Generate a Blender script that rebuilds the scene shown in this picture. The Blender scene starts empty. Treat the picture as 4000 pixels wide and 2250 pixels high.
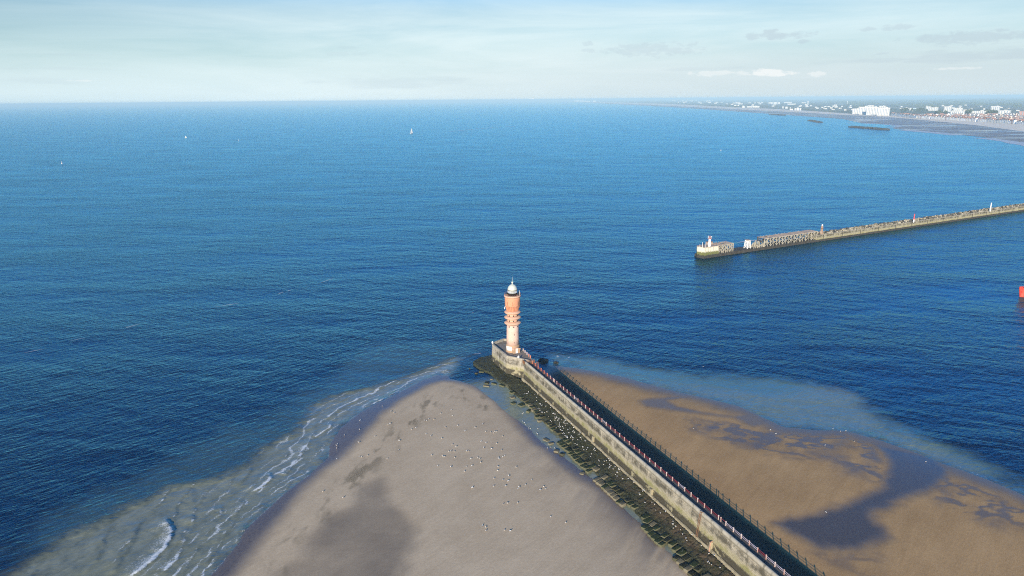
import bpy, bmesh, math, random
import numpy as np
from mathutils import Vector, Matrix, noise as mnoise
random.seed(7); rng = np.random.default_rng(7)
PI = math.pi
scene = bpy.context.scene
COL = scene.collection

# ------------------------------------------------------------------ camera geometry
F = 2775.0; CAMH = 116.0; PITCH = math.radians(14.85); ROLL = math.radians(0.5)
SUN_AZ = math.atan2(-0.27, -0.963); SUN_EL = math.radians(16.5)
_c, _s = math.cos(ROLL), math.sin(ROLL)

def ray(px, py):
    u = (px - 2000) / F; v = -(py - 1125) / F
    u, v = u * _c + v * _s, -u * _s + v * _c
    return (u, math.cos(PITCH) + v * math.sin(PITCH), -math.sin(PITCH) + v * math.cos(PITCH))

def P(px, py, z=0.0):
    d = ray(px, py)
    t = (z - CAMH) / min(d[2], -0.0012)
    return (d[0] * t, d[1] * t)

def crop(x0, y0, s, pts, z=0.0):
    return [P(x0 + a / s, y0 + b / s, z) for a, b in pts]

# ------------------------------------------------------------------ object helpers
def tag(o, label=None, cat=None, group=None, kind=None):
    if label: o['label'] = label
    if cat: o['category'] = cat
    if group: o['group'] = group
    if kind: o['kind'] = kind
    return o

def empty(name, loc=(0, 0, 0), rz=0.0):
    o = bpy.data.objects.new(name, None); COL.objects.link(o)
    o.location = loc; o.rotation_euler = (0, 0, rz); o.empty_display_size = 0.5
    return o

def link(name, me, parent=None):
    o = bpy.data.objects.new(name, me); COL.objects.link(o)
    if parent: o.parent = parent
    return o

def obj(name, bm, mat, parent=None, smooth=False):
    me = bpy.data.meshes.new(name)
    bm.normal_update()
    bm.to_mesh(me); bm.free()
    mats = mat if isinstance(mat, (list, tuple)) else [mat]
    for m in mats: me.materials.append(m)
    if smooth:
        for p in me.polygons: p.use_smooth = True
    return link(name, me, parent)

def box(bm, c, size, rz=0.0, mi=0, taper=1.0):
    sx, sy, sz = size[0] / 2, size[1] / 2, size[2] / 2
    R = Matrix.Rotation(rz, 3, 'Z')
    vs = []
    for z in (-sz, sz):
        k = taper if z > 0 else 1.0
        for x, y in ((-sx, -sy), (sx, -sy), (sx, sy), (-sx, sy)):
            vs.append(bm.verts.new(R @ Vector((x * k, y * k, z)) + Vector(c)))
    fs = [bm.faces.new([vs[i] for i in q]) for q in ((0, 3, 2, 1), (4, 5, 6, 7), (0, 1, 5, 4), (1, 2, 6, 5), (2, 3, 7, 6), (3, 0, 4, 7))]
    for f in fs: f.material_index = mi
    return vs

def bar(bm, a, b, r, n=6, r2=None):
    a, b = Vector(a), Vector(b); d = (b - a)
    if d.length < 1e-6: return
    q = d.to_track_quat('Z', 'Y'); r2 = r if r2 is None else r2
    ra = [bm.verts.new(a + q @ Vector((math.cos(2 * PI * i / n) * r, math.sin(2 * PI * i / n) * r, 0))) for i in range(n)]
    rb = [bm.verts.new(b + q @ Vector((math.cos(2 * PI * i / n) * r2, math.sin(2 * PI * i / n) * r2, 0))) for i in range(n)]
    for i in range(n):
        j = (i + 1) % n
        bm.faces.new((ra[i], ra[j], rb[j], rb[i]))
    bm.faces.new(ra[::-1]); bm.faces.new(rb)

def beam(bm, a, b, w, h):
    a, b = Vector(a), Vector(b); d = (b - a).normalized()
    side = d.cross(Vector((0, 0, 1)))
    if side.length < 1e-3: side = Vector((1, 0, 0))
    side.normalize(); up = side.cross(d)
    vs = []
    for p in (a, b):
        for sx, sz in ((-1, -1), (1, -1), (1, 1), (-1, 1)):
            vs.append(bm.verts.new(p + side * sx * w / 2 + up * sz * h / 2))
    for q in ((0, 1, 2, 3), (7, 6, 5, 4), (0, 4, 5, 1), (1, 5, 6, 2), (2, 6, 7, 3), (3, 7, 4, 0)):
        bm.faces.new([vs[i] for i in q])

def lathe(bm, prof, n=48, cx=0.0, cy=0.0, cap=True):
    rings = []
    for r, z in prof:
        if r < 1e-4: rings.append([bm.verts.new((cx, cy, z))])
        else: rings.append([bm.verts.new((cx + r * math.cos(2 * PI * i / n), cy + r * math.sin(2 * PI * i / n), z)) for i in range(n)])
    for A, B in zip(rings, rings[1:]):
        for i in range(n):
            j = (i + 1) % n
            if len(A) == 1 and len(B) == 1: continue
            if len(A) == 1: bm.faces.new((A[0], B[j], B[i]))
            elif len(B) == 1: bm.faces.new((A[i], A[j], B[0]))
            else: bm.faces.new((A[i], A[j], B[j], B[i]))
    if cap:
        if len(rings[0]) > 1: bm.faces.new(rings[0][::-1])
        if len(rings[-1]) > 1: bm.faces.new(rings[-1])

def prism(bm, poly, z0, z1):
    """poly: list of (x,y) counter-clockwise"""
    a = [bm.verts.new((x, y, z0)) for x, y in poly]; b = [bm.verts.new((x, y, z1)) for x, y in poly]
    n = len(poly)
    for i in range(n):
        j = (i + 1) % n; bm.faces.new((a[i], a[j], b[j], b[i]))
    bm.faces.new(a[::-1]); bm.faces.new(b)

def extrude_profile(bm, prof, xs, jit=0.0):
    """prof: closed (y,z) loop; swept along local X at stations xs"""
    rings = []
    for x in xs:
        rings.append([bm.verts.new((x, y + random.uniform(-jit, jit), z + random.uniform(-jit, jit))) for y, z in prof])
    n = len(prof)
    for A, B in zip(rings, rings[1:]):
        for i in range(n):
            j = (i + 1) % n; bm.faces.new((A[i], B[i], B[j], A[j]))
    bm.faces.new(rings[0]); bm.faces.new(rings[-1][::-1])
    bmesh.ops.recalc_face_normals(bm, faces=bm.faces[:])

# ------------------------------------------------------------------ material helpers
class NT:
    def __init__(s, nt): s.nt = nt
    def n(s, t, **kw):
        x = s.nt.nodes.new(t)
        for k, v in kw.items():
            if k.startswith('i_'):
                nm = k[2:]
                x.inputs[int(nm) if nm.isdigit() else nm.replace('_', ' ')].default_value = v
            else: setattr(x, k, v)
        return x
    def l(s, a, b): s.nt.links.new(a, b)
    def val(s, sock, v):
        if hasattr(v, 'links') or isinstance(v, bpy.types.NodeSocket): s.l(v, sock)
        else: sock.default_value = v
    def math(s, op, a, b=None, c=None, clamp=False):
        x = s.n('ShaderNodeMath', operation=op, use_clamp=clamp)
        for i, v in enumerate((a, b, c)):
            if v is not None: s.val(x.inputs[i], v)
        return x.outputs[0]
    def mix(s, f, a, b, mode='MIX'):
        x = s.n('ShaderNodeMix', data_type='RGBA', blend_type=mode)
        s.val(x.inputs[0], f)
        for i, v in ((6, a), (7, b)):
            if isinstance(v, tuple): x.inputs[i].default_value = (*v, 1) if len(v) == 3 else v
            else: s.l(v, x.inputs[i])
        return x.outputs[2]
    def ramp(s, f, stops, interp='LINEAR'):
        x = s.n('ShaderNodeValToRGB'); e = x.color_ramp; e.interpolation = interp
        while len(e.elements) < len(stops): e.elements.new(0.5)
        for el, (p, c) in zip(e.elements, stops):
            el.position = p; el.color = (*c, 1) if isinstance(c, tuple) else (c, c, c, 1)
        s.l(f, x.inputs[0]); return x.outputs[0]
    def smooth(s, v, lo, hi):
        x = s.n('ShaderNodeMapRange', interpolation_type='SMOOTHSTEP', clamp=True)
        s.val(x.inputs[0], v); s.val(x.inputs[1], lo); s.val(x.inputs[2], hi); return x.outputs[0]
    def noise(s, vec, scale, detail=4, rough=0.55, dist=0.0):
        x = s.n('ShaderNodeTexNoise', i_Scale=scale, i_Detail=detail, i_Roughness=rough, i_Distortion=dist)
        if vec is not None: s.l(vec, x.inputs['Vector'])
        return x.outputs[0]
    def mapv(s, vec, rot=0.0, scale=(1, 1, 1), loc=(0, 0, 0), tp='POINT'):
        x = s.n('ShaderNodeMapping', vector_type=tp)
        x.inputs['Rotation'].default_value = (0, 0, rot) if not isinstance(rot, tuple) else rot
        x.inputs['Scale'].default_value = scale; x.inputs['Location'].default_value = loc
        s.l(vec, x.inputs['Vector']); return x.outputs[0]
    def attr(s, name):
        return s.n('ShaderNodeAttribute', attribute_name=name).outputs['Fac']
    def bump(s, h, strength, dist, nrm=None):
        x = s.n('ShaderNodeBump', i_Strength=strength, i_Distance=dist)
        s.l(h, x.inputs['Height'])
        if nrm is not None: s.l(nrm, x.inputs['Normal'])
        return x.outputs[0]

def new_mat(name):
    m = bpy.data.materials.new(name); m.use_nodes = True
    nt = m.node_tree; nt.nodes.clear(); t = NT(nt)
    out = t.n('ShaderNodeOutputMaterial'); b = t.n('ShaderNodeBsdfPrincipled')
    t.l(b.outputs[0], out.inputs[0])
    return m, t, b

def simple(name, col, rough=0.7, var=0.25, nscale=1.2, bump=0.0, coord='Object', spec=0.3, metal=0.0, dirt=None, dirt_scale=0.5):
    """a base colour broken up by two scales of noise and optional stains"""
    m, t, b = new_mat(name)
    tc = t.n('ShaderNodeTexCoord').outputs[coord]
    n1 = t.noise(tc, nscale, 6, 0.6); n2 = t.noise(tc, nscale * 7, 3, 0.6)
    f = t.math('ADD', t.math('MULTIPLY', n1, 0.65), t.math('MULTIPLY', n2, 0.35))
    lo = tuple(max(0, c * (1 - var)) for c in col); hi = tuple(min(1, c * (1 + var)) for c in col)
    c = t.ramp(f, [(0.3, lo), (0.7, hi)])
    if dirt:
        st = t.smooth(t.noise(t.mapv(tc, 0.0, (1, 1, 0.25)), dirt_scale, 5, 0.65), 0.5, 0.68)
        c = t.mix(t.math('MULTIPLY', st, 0.75), c, dirt)
    t.l(c, b.inputs['Base Color'])
    b.inputs['Roughness'].default_value = rough; b.inputs['Metallic'].default_value = metal
    b.inputs['Specular IOR Level'].default_value = spec
    if bump: t.l(t.bump(f, 0.6, bump), b.inputs['Normal'])
    return m

# ------------------------------------------------------------------ numpy field helpers
def seg_dist(X, Y, pts, closed=False):
    """unsigned distance, signed side (+ = left of travel) and parameter along a polyline"""
    best = np.full(X.shape, 1e18); side = np.zeros(X.shape); par = np.zeros(X.shape)
    L = list(pts) + ([pts[0]] if closed else [])
    acc = 0.0
    for (ax, ay), (bx, by) in zip(L, L[1:]):
        dx, dy = bx - ax, by - ay; l2 = dx * dx + dy * dy + 1e-12
        t = np.clip(((X - ax) * dx + (Y - ay) * dy) / l2, 0, 1)
        ex = X - ax - t * dx; ey = Y - ay - t * dy
        d = ex * ex + ey * ey
        m = d < best
        best = np.where(m, d, best)
        side = np.where(m, dx * ey - dy * ex, side); par = np.where(m, acc + t * math.sqrt(l2), par)
        acc += math.sqrt(l2)
    return np.sqrt(best), np.sign(side), par, acc

def inside(X, Y, poly):
    r = np.zeros(X.shape, bool); n = len(poly)
    for i in range(n):
        x1, y1 = poly[i]; x2, y2 = poly[(i + 1) % n]
        if y1 == y2: continue
        c = ((y1 > Y) != (y2 > Y)) & (X < (x2 - x1) * (Y - y1) / (y2 - y1) + x1)
        r ^= c
    return r

def sdf(X, Y, poly):
    d = seg_dist(X, Y, poly, True)[0]
    return np.where(inside(X, Y, poly), d, -d)

_lat = {}
def vnoise(X, Y, scale, seed=0):
    """value noise, -1..1"""
    if seed not in _lat: _lat[seed] = np.random.default_rng(seed + 100).random((256, 256)) * 2 - 1
    T = _lat[seed]
    x = X / scale; y = Y / scale
    xi = np.floor(x).astype(int); yi = np.floor(y).astype(int); fx = x - xi; fy = y - yi
    fx = fx * fx * (3 - 2 * fx); fy = fy * fy * (3 - 2 * fy)
    g = lambda a, b: T[a % 256, b % 256]
    return (g(xi, yi) * (1 - fx) + g(xi + 1, yi) * fx) * (1 - fy) + (g(xi, yi + 1) * (1 - fx) + g(xi + 1, yi + 1) * fx) * fy

def fbm(X, Y, scale, seed=0, oct=4):
    r = 0; a = 1; tot = 0
    for i in range(oct):
        r = r + a * vnoise(X + 17.3 * i, Y - 9.1 * i, scale / 2 ** i, seed + i); tot += a; a *= 0.55
    return r / tot

def sstep(a, b, x):
    t = np.clip((x - a) / (b - a), 0, 1); return t * t * (3 - 2 * t)

def grid_mesh(name, xs, ys, Z, keep, attrs, mat, extra=None):
    """regular grid -> mesh, faces kept where all corners are in keep; extra quads appended"""
    nx, ny = len(xs), len(ys)
    X, Y = np.meshgrid(xs, ys)
    idx = np.arange(nx * ny).reshape(ny, nx)
    k = keep[:-1, :-1] | keep[1:, :-1] | keep[:-1, 1:] | keep[1:, 1:]
    q = np.stack([idx[:-1, :-1][k], idx[:-1, 1:][k], idx[1:, 1:][k], idx[1:, :-1][k]], 1)
    used = np.zeros(nx * ny, bool); used[q.ravel()] = True
    remap = np.cumsum(used) - 1
    V = np.stack([X.ravel(), Y.ravel(), Z.ravel()], 1)[used]
    q = remap[q]
    A = {a: v.ravel()[used] for a, v in attrs.items()}
    if extra:
        ev, ef, ea = extra
        q = np.concatenate([q, np.array(ef) + len(V)]); V = np.concatenate([V, np.array(ev, float)])
        for a in A: A[a] = np.concatenate([A[a], np.array(ea.get(a, [0.0] * len(ev)), float)])
    me = bpy.data.meshes.new(name)
    me.vertices.add(len(V)); me.vertices.foreach_set('co', V.astype(np.float32).ravel())
    me.loops.add(q.size); me.loops.foreach_set('vertex_index', q.astype(np.int32).ravel())
    me.polygons.add(len(q)); me.polygons.foreach_set('loop_start', np.arange(0, q.size, 4, dtype=np.int32))
    me.polygons.foreach_set('use_smooth', np.ones(len(q), bool))
    for a, v in A.items():
        at = me.attributes.new(a, 'FLOAT', 'POINT'); at.data.foreach_set('value', v.astype(np.float32))
    me.update(calc_edges=True); me.validate()
    me.materials.append(mat)
    return link(name, me)

# ================================================================== COASTLINES (world metres, traced on the ground plane)
ORG = (7.0, 283.0); JROT = math.atan2(-0.9301, 0.3674)
JD = (math.cos(JROT), math.sin(JROT)); JN = (-JD[1], JD[0])
def J(s, n): return (ORG[0] + JD[0] * s + JN[0] * n, ORG[1] + JD[1] * s + JN[1] * n)
def JINV(X, Y):
    qx, qy = X - ORG[0], Y - ORG[1]
    return qx * JD[0] + qy * JD[1], qx * JN[0] + qy * JN[1]

c1 = (1000, 1400, 2.576); c5 = (700, 1650, 2.1467); c7 = (0, 1650, 1.84); c4 = (800, 1100, 2.342)
c8 = (2400, 1400, 1.61); c3 = (3000, 1700, 2.576); cA = (1750, 1300, 2.899); cB = (1600, 1700, 2.342)
wash = crop(*c5, [(20, 1600), (170, 1400), (270, 1285), (380, 1160), (490, 1030), (560, 900), (740, 730), (900, 590), (1100, 440), (1250, 290), (1280, 170)]) + \
       crop(*c1, [(850, 700), (960, 610), (1090, 520), (1220, 450), (1400, 365), (1560, 280), (1700, 210), (1830, 165), (1930, 175)])
pool_edge = crop(*cA, [(20, 520), (150, 555), (300, 605), (400, 680), (520, 775), (600, 860), (680, 930), (800, 1000), (950, 1110), (1060, 1240), (1200, 1330), (1330, 1420)])
tail = [J(s, -12.2) for s in (92, 108, 125, 145, 170, 215)]
SPIT = wash + pool_edge + tail + [(60, 80), (-60, 60), (-100, 110)]
dry_edge = crop(*c5, [(300, 1420), (470, 1285), (640, 1060), (870, 790), (1100, 530), (1350, 300)]) + \
           crop(*c1, [(1050, 820), (1250, 600), (1500, 410), (1700, 300), (1880, 240), (1980, 240), (2150, 285), (2320, 370), (2430, 480), (2560, 600)])
DRYL = dry_edge + crop(*cB, [(1075, 55), (1170, 115), (1300, 230), (1550, 420), (1750, 560), (1900, 700), (2100, 860), (2300, 1000), (2500, 1200)]) + [(60, 130), (60, 80), (-50, 60)]
DARKL = crop(*c5, [(1690, 460), (1530, 570), (1430, 720), (1180, 900), (1060, 1030), (1020, 1150), (850, 1250), (760, 1400), (1800, 1450), (1900, 1288), (1960, 1130), (1990, 920), (1900, 780), (1780, 600), (1740, 480)])
RIGHT = [P(2137, 1425), P(2230, 1436), P(2330, 1452), P(2440, 1474), P(2538, 1502), P(2648, 1532), P(2760, 1556), P(2880, 1585), P(2960, 1622), P(3060, 1668),
         P(3190, 1680), P(3300, 1683), P(3420, 1714), P(3549, 1757), P(3611, 1780), P(3698, 1816), P(3860, 1874), P(4000, 1936), P(4300, 2080), P(4900, 2500), (260, 60), (95, 60), J(150, 1.0), J(60, 1.0), J(8, 1.0)]
TONGUE = crop(*c8, [(150, 275), (330, 245), (460, 235), (640, 280), (850, 320), (1000, 425), (870, 440), (750, 384), (560, 362), (350, 340), (200, 312)])
ISLE = crop(*c8, [(335, 272), (480, 258), (620, 300), (850, 330), (755, 372), (560, 347), (400, 312)])
CHANNEL = crop(*c3, [(60, 900), (300, 840), (560, 780), (760, 710), (960, 630), (1150, 540), (1190, 440), (1180, 330), (1150, 230), (1080, 150), (960, 40), (1250, 110), (1500, 170), (1700, 230), (1860, 350), (1830, 430),
                      (1680, 540), (1500, 620), (1300, 700), (1100, 780), (1030, 850), (1100, 920), (1180, 960), (1210, 1040), (1100, 1110), (1000, 1160), (750, 1170), (550, 1150), (400, 1090), (250, 1010)])
MOTT1 = crop(*c8, [(480, 390), (700, 410), (900, 440), (1100, 450), (1300, 430), (1500, 465), (1640, 540), (1720, 640), (1710, 790), (1600, 785), (1450, 740), (1350, 660), (1150, 640), (900, 600), (700, 540), (500, 470)])
MOTT2 = crop(*c8, [(2050, 690), (2250, 770), (2450, 900), (2700, 1000), (2650, 1100), (2430, 1090), (2200, 1010), (2040, 920), (1960, 830)])
MOTT3 = crop(*c8, [(1250, 1240), (1500, 1215), (1700, 1225), (1650, 1368), (1500, 1400), (1350, 1320)])

# surf
MURK = crop(*c7, [(900, 1700), (-300, 1500), (-90, 1185), (80, 1104), (330, 940), (540, 780), (840, 650), (1050, 570), (1200, 490), (1570, 400), (1800, 290), (1900, 190), (2100, 70)]) + \
       crop(*c4, [(1000, 1125), (1200, 1062), (1500, 975), (1750, 900), (2080, 790), (2300, 690)]) + wash[::-1]
TURQ = crop(*c7, [(100, 900), (500, 620), (1000, 380), (1300, 240), (1600, 60)]) + crop(*c4, [(560, 1260), (800, 1060), (1150, 900), (1350, 700), (1520, 590), (1700, 528), (1900, 585), (2100, 560), (2350, 570), (2570, 580)]) + wash[::-1]
TURQR = [P(2120, 1400), P(2200, 1385), P(2330, 1400), P(2500, 1435), P(2700, 1462), P(2900, 1475), P(3060, 1480), P(3200, 1515), P(3330, 1545), P(3400, 1600), P(3520, 1665), P(3660, 1735), P(3800, 1800), P(4000, 1905), P(4300, 2050)] + RIGHT[:19][::-1]
MURKR = crop(*c8, [(420, 170), (700, 200), (1000, 215), (1160, 215), (1260, 190), (1400, 195), (1500, 225), (1600, 330), (1750, 440), (1950, 540), (2200, 670), (2576, 860)]) + RIGHT[:18][::-1]
BREAK = [  # breaker fronts: (polyline, height, whiteness), travelling down the picture
    (crop(*c7, [(2230, 118), (2222, 150), (2180, 200), (2150, 262), (2085, 335), (2055, 372), (1950, 376)]), 0.22, 0.75),
    (crop(*c7, [(1812, 305), (1808, 350), (1745, 420), (1700, 470)]), 0.35, 0.25),
    (crop(*c7, [(1935, 345), (1940, 392), (1957, 408), (1905, 450), (1850, 492), (1790, 520)]), 0.3, 1.0),
    (crop(*c7, [(1780, 535), (1725, 615), (1690, 665), (1640, 690)]), 0.22, 0.55),
    (crop(*c7, [(1590, 590), (1597, 640), (1572, 672), (1530, 690)]), 0.22, 0.6),
    (crop(*c7, [(1400, 655), (1390, 692), (1372, 745)]), 0.22, 0.55),
    (crop(*c7, [(1185, 680), (1220, 722), (1246, 780), (1222, 850), (1190, 910), (1140, 962), (1040, 1050), (890, 1140)]), 0.42, 1.0),
    (crop(*c7, [(1400, 750), (1350, 820), (1300, 920), (1250, 1000), (1120, 1120)]), 0.2, 0.65),
    (crop(*c7, [(1035, 690), (1000, 760), (940, 880), (890, 960), (790, 1120)]), 0.36, 0.12),
    (crop(*c7, [(1585, 705), (1480, 810), (1400, 940), (1290, 1120)]), 0.16, 0.4),
    (crop(*c7, [(740, 800), (735, 900), (690, 1000), (600, 1110)]), 0.3, 0.0),
    (crop(*c7, [(1400, 470), (1385, 560), (1395, 620)]), 0.25, 0.0),
    (crop(*c7, [(1650, 640), (1640, 690), (1690, 720), (1640, 770), (1560, 850), (1545, 900)]), 0.12, 0.35),
    (crop(*c7, [(1840, 660), (1770, 740), (1700, 850), (1600, 990), (1480, 1120)]), 0.06, 0.3),
    (crop(*c7, [(2370, 120), (2270, 240), (2130, 400), (1960, 560), (1830, 680)]), 0.07, 0.3),
    (crop(*c7, [(2400, 5), (2380, 35), (2300, 90)]), 0.18, 0.8),
    (crop(*c1, [(790, 628), (750, 690), (680, 745), (620, 790), (500, 800)]), 0.2, 0.75),
    (crop(*c1, [(1520, 250), (1515, 290), (1440, 330), (1340, 380), (1180, 460), (1090, 490), (1060, 540)]), 0.15, 0.6),
    (crop(*c1, [(1960, 92), (1900, 130), (1790, 160)]), 0.15, 0.7),
    (crop(*c4, [(2576, 645), (2450, 672), (2330, 720), (2080, 795)]), 0.15, 0.5),
    (crop(*c4, [(1700, 935), (1500, 1030), (1300, 1140), (1100, 1260), (900, 1390)]), 0.22, 0.06),
    (crop(*c4, [(1360, 1040), (1150, 1140), (950, 1270), (750, 1400)]), 0.22, 0.0),
    (crop(2000, 1350, 2.415, [(400, 95), (440, 98), (468, 85)]), 0.12, 0.9),
    (crop(2000, 1350, 2.415, [(480, 130), (520, 120), (550, 103)]), 0.12, 0.8),
    (crop(2000, 1350, 2.415, [(560, 150), (600, 142), (640, 147), (700, 152), (760, 147)]), 0.08, 0.6),
    (crop(2000, 1350, 2.415, [(700, 178), (800, 178), (880, 170)]), 0.06, 0.5),
    (crop(*c8, [(580, 205), (830, 280), (1000, 310), (1160, 362)]), 0.05, 0.12),
    (crop(*c8, [(950, 295), (1150, 355), (1330, 398), (1500, 432), (1700, 500), (1850, 560)]), 0.04, 0.28),
    (crop(*c8, [(2100, 655), (2350, 753), (2480, 800), (2600, 850)]), 0.04, 0.4),
]

# ================================================================== GRID FIELDS
xs = np.concatenate([np.arange(-175, 130, 0.5), np.arange(130, 330, 0.8)])
ys = np.concatenate([np.arange(120, 260, 0.45), np.arange(260, 340, 0.6), np.arange(340, 400, 1.0)])
GX, GY = np.meshgrid(xs, ys)
wob = fbm(GX, GY, 9.0, 1) * 1.0; wob2 = fbm(GX, GY, 3.0, 5)
sL = sdf(GX, GY, SPIT); sR = sdf(GX, GY, RIGHT)
land = np.maximum(sL, sR) + wob * 0.5
JS, JNn = JINV(GX, GY)

def soft(poly, w, amp=1.0, ns=None):
    return sstep(-w, w, sdf(GX, GY, poly) + (wob if ns is None else ns) * amp)

dryL = soft(DRYL, 3.5, 1.5)
darkL = soft(DARKL, 3.6, 2.6)
mod = fbm(GX, GY, 30, 9)
isR = (sR > sL)
wetL = np.clip(1 - dryL, 0, 1) * 0.95
darkLn = darkL * (0.58 + 0.35 * mod + 0.1 * wob2)
tong = soft(TONGUE, 2.5, 2.0) * (1 - 0.9 * soft(ISLE, 1.5, 2.0))
chan = soft(CHANNEL, 3.4, 1.8, wob + 0.6 * wob2)
riv = np.abs(fbm(GX * 0.8 + GY * 0.5, GY * 1.2 - GX * 0.2, 7, 21)) ; riv = 1 - sstep(0.02, 0.2, riv)
mott = sstep(-0.45, 0.5, riv * 0.8 + fbm(GX, GY, 6, 25) * 0.6)
m1 = soft(MOTT1, 5, 3) * mott; m2 = soft(MOTT2, 5, 3) * mott; m3 = soft(MOTT3, 4, 3) * mott * 0.5
shoreR = 1 - sstep(0.5, 13.0, sR + wob * 3); shadeR = sstep(16.8, 13.8, JNn + 0.5 * wob2)  # shadeR: strip of the jetty's cast shadow, painted darker into the sand
wetR = np.clip(np.maximum.reduce([tong * 0.7, chan, m1 * 0.8, m2 * 0.75, m3, shoreR * 0.8]), 0, 1)
wet = np.where(isR, wetR, np.maximum(wetL, 0))
# shallow gullies of wet ground running off the block revetment
edgew = np.where((JNn < -10) & (JNn > -36) & (JS > 45), np.exp(-(-12.5 - JNn).clip(0) / 6.5) * sstep(-0.25, 0.4, fbm(JS * 1.0 + JNn * 0.9, JNn * 0.25, 5, 40) + 0.12), 0)
wet = np.maximum(wet, edgew * 1.0)
pool = np.where(isR, chan, 0)
# weed streaks on the spit
streak_l = crop(*c1, [(2450, 560), (2330, 480), (2150, 380), (2000, 340), (1800, 420), (1620, 560), (1480, 740), (1280, 930), (1100, 1110), (900, 1330), (780, 1480)])
streak2 = crop(*c5, [(1500, 470), (1400, 640), (1230, 800), (1000, 900), (900, 1060), (830, 1280)])
da, _, pa, La = seg_dist(GX, GY, streak_l); db = seg_dist(GX, GY, streak2)[0]
alongn = fbm(GX * 0.9 + GY * 0.15, GY * 0.35 - GX * 0.5, 2.2, 51)
weed = np.maximum(np.exp(-(da / 5.0) ** 2), 0.7 * np.exp(-(db / 3.0) ** 2)) * sstep(0.05, 0.5, alongn + 0.25 * fbm(GX, GY, 14, 55))
weed = np.where(sL > 0, weed, 0)
# heights
zl = np.where(land > 0, 0.06 + 0.75 * (1 - np.exp(-land.clip(0) / 11)), land * 0.10)
zl = zl - 0.10 * np.where(isR, chan, darkL) + 0.05 * mod * sstep(3, 10, land) - 0.10 * edgew
zl = np.maximum(zl, -1.2)
sand_keep = land > -4

# water fields
murk = soft(MURK, 4.5, 3.4); murk = np.maximum(murk * np.where(GX < -5, 1, 0.75), 0.5 * soft(MURKR, 6.0, 4.5))
turq = np.maximum(0.36 * soft(TURQ, 10, 8), soft(TURQR, 8, 6))
poolw = np.where((JNn < -8) & (JS > -30) & (sL > -40) & (GX > -32), sstep(-30, -18, -np.abs(JNn + 18)), 0)
foam = np.zeros(GX.shape); bz = np.zeros(GX.shape)
for k, (pl, h, wht) in enumerate(BREAK):
    x0, x1 = min(p[0] for p in pl) - 14, max(p[0] for p in pl) + 14; y0, y1 = min(p[1] for p in pl) - 14, max(p[1] for p in pl) + 14
    ix = np.where((xs > x0) & (xs < x1))[0]; iy = np.where((ys > y0) & (ys < y1))[0]
    if not len(ix) or not len(iy): continue
    sl = np.ix_(iy, ix); X, Y = GX[sl], GY[sl]
    jx = X + 0.9 * fbm(X, Y, 3.5, 60); jy = Y + 0.9 * fbm(X, Y, 3.5, 66)
    d, sd, pr, L = seg_dist(jx, jy, pl)
    d = d * -sd                      # + = seaward (travel direction has the sea on its right)
    tap = np.minimum(sstep(0, min(4.0, L * 0.3), pr), sstep(0, min(4.0, L * 0.3), L - pr))
    prof = np.where(d > 0, np.exp(-d / 3.2), np.exp(d / 0.35)) * tap
    bz[sl] += h * (1.0 + 0.9 * wht) * prof
    fr = np.where(d > 0, np.exp(-(d / 0.5) ** 2), np.exp(-(d / 0.3) ** 2)) * tap
    trail = np.where(d > 0, np.exp(-d / 4.5), 0) * tap * sstep(0.05, 0.6, fbm(X * 1.0, Y, 1.6, 70) * 0.7 + fbm(X, Y, 9, 75) * 0.9 + (wht - 0.55) * 0.8)
    foam[sl] = np.maximum(foam[sl], np.clip(fr * (0.15 + wht) * 0.78 * (0.62 + 0.55 * vnoise(pr, pr * 0 + k, 2.0, 80)) + trail * wht * 0.5, 0, 1))
# the thin line of foam at the water's edge
dw, _, prw, Lw = seg_dist(GX + 0.8 * wob2, GY + 0.8 * wob, wash)
foam = np.maximum(foam, np.exp(-(dw / 0.5) ** 2) * 0.38 * sstep(-0.5, 0.4, vnoise(prw, prw * 0, 9, 90)))
# oblique rows of small steep waves running in over the bar
qa = P(647, 2025); qb = P(489, 2250); qn = np.array([-(qb[1] - qa[1]), qb[0] - qa[0]]); qn = qn / np.hypot(*qn)
uu = GX * qn[0] + GY * qn[1] + 2.6 * fbm(GX, GY, 16, 160) + 0.9 * fbm(GX, GY, 4.5, 164); sgn = 1.0 if qn[0] > 0 else -1.0
uu = uu * sgn / 6.2; cr = np.floor(uu); frw = 1 - (uu - cr)          # 0 just behind the steep front
cam = np.clip(0.35 + 1.1 * vnoise(GX * 0.9 + cr * 13.7, GY * 0.9 + cr * 5.1, 10.0, 168), 0, 1) * sstep(0.25, 0.8, murk) * (GX < -8) * sstep(0.3, 3.0, dw)
bz += 0.26 * cam * np.maximum(0, 1 - frw * 1.3) ** 1.6
foam = np.maximum(foam, cam * np.exp(-(frw * 6.2 / 0.4) ** 2) * 0.8 * sstep(-0.2, 0.4, fbm(GX, GY, 5, 170)))
foam = np.maximum(foam, cam * np.exp(-frw * 6.2 / 2.0) * 0.42 * sstep(0.0, 0.5, fbm(GX, GY, 7, 174)))
scal = fbm(GX, GY, 11, 95) * 3.4 + fbm(GX, GY, 4, 99) * 0.9
for q, (lv, am) in enumerate(((2.6, .5), (5.2, .42), (8.6, .5), (12.5, .42), (17.0, .34), (23.0, .26))):
    wv = fbm(prw, prw * 0 + q * 31, 15, 101 + q)
    foam = np.maximum(foam, np.exp(-((dw + scal - lv - 1.5 * wv) / (0.34 + 0.02 * lv)) ** 2) * am * 1.15 * sstep(-0.5, 0.15, fbm(prw, dw * 0.3 + q * 7, 7, 111 + q)) * sstep(0.15, 0.6, murk) * (GX < -10))
lace = 1 - sstep(0.02, 0.16, np.abs(fbm(GX, GY, 2.6, 121)))
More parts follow.
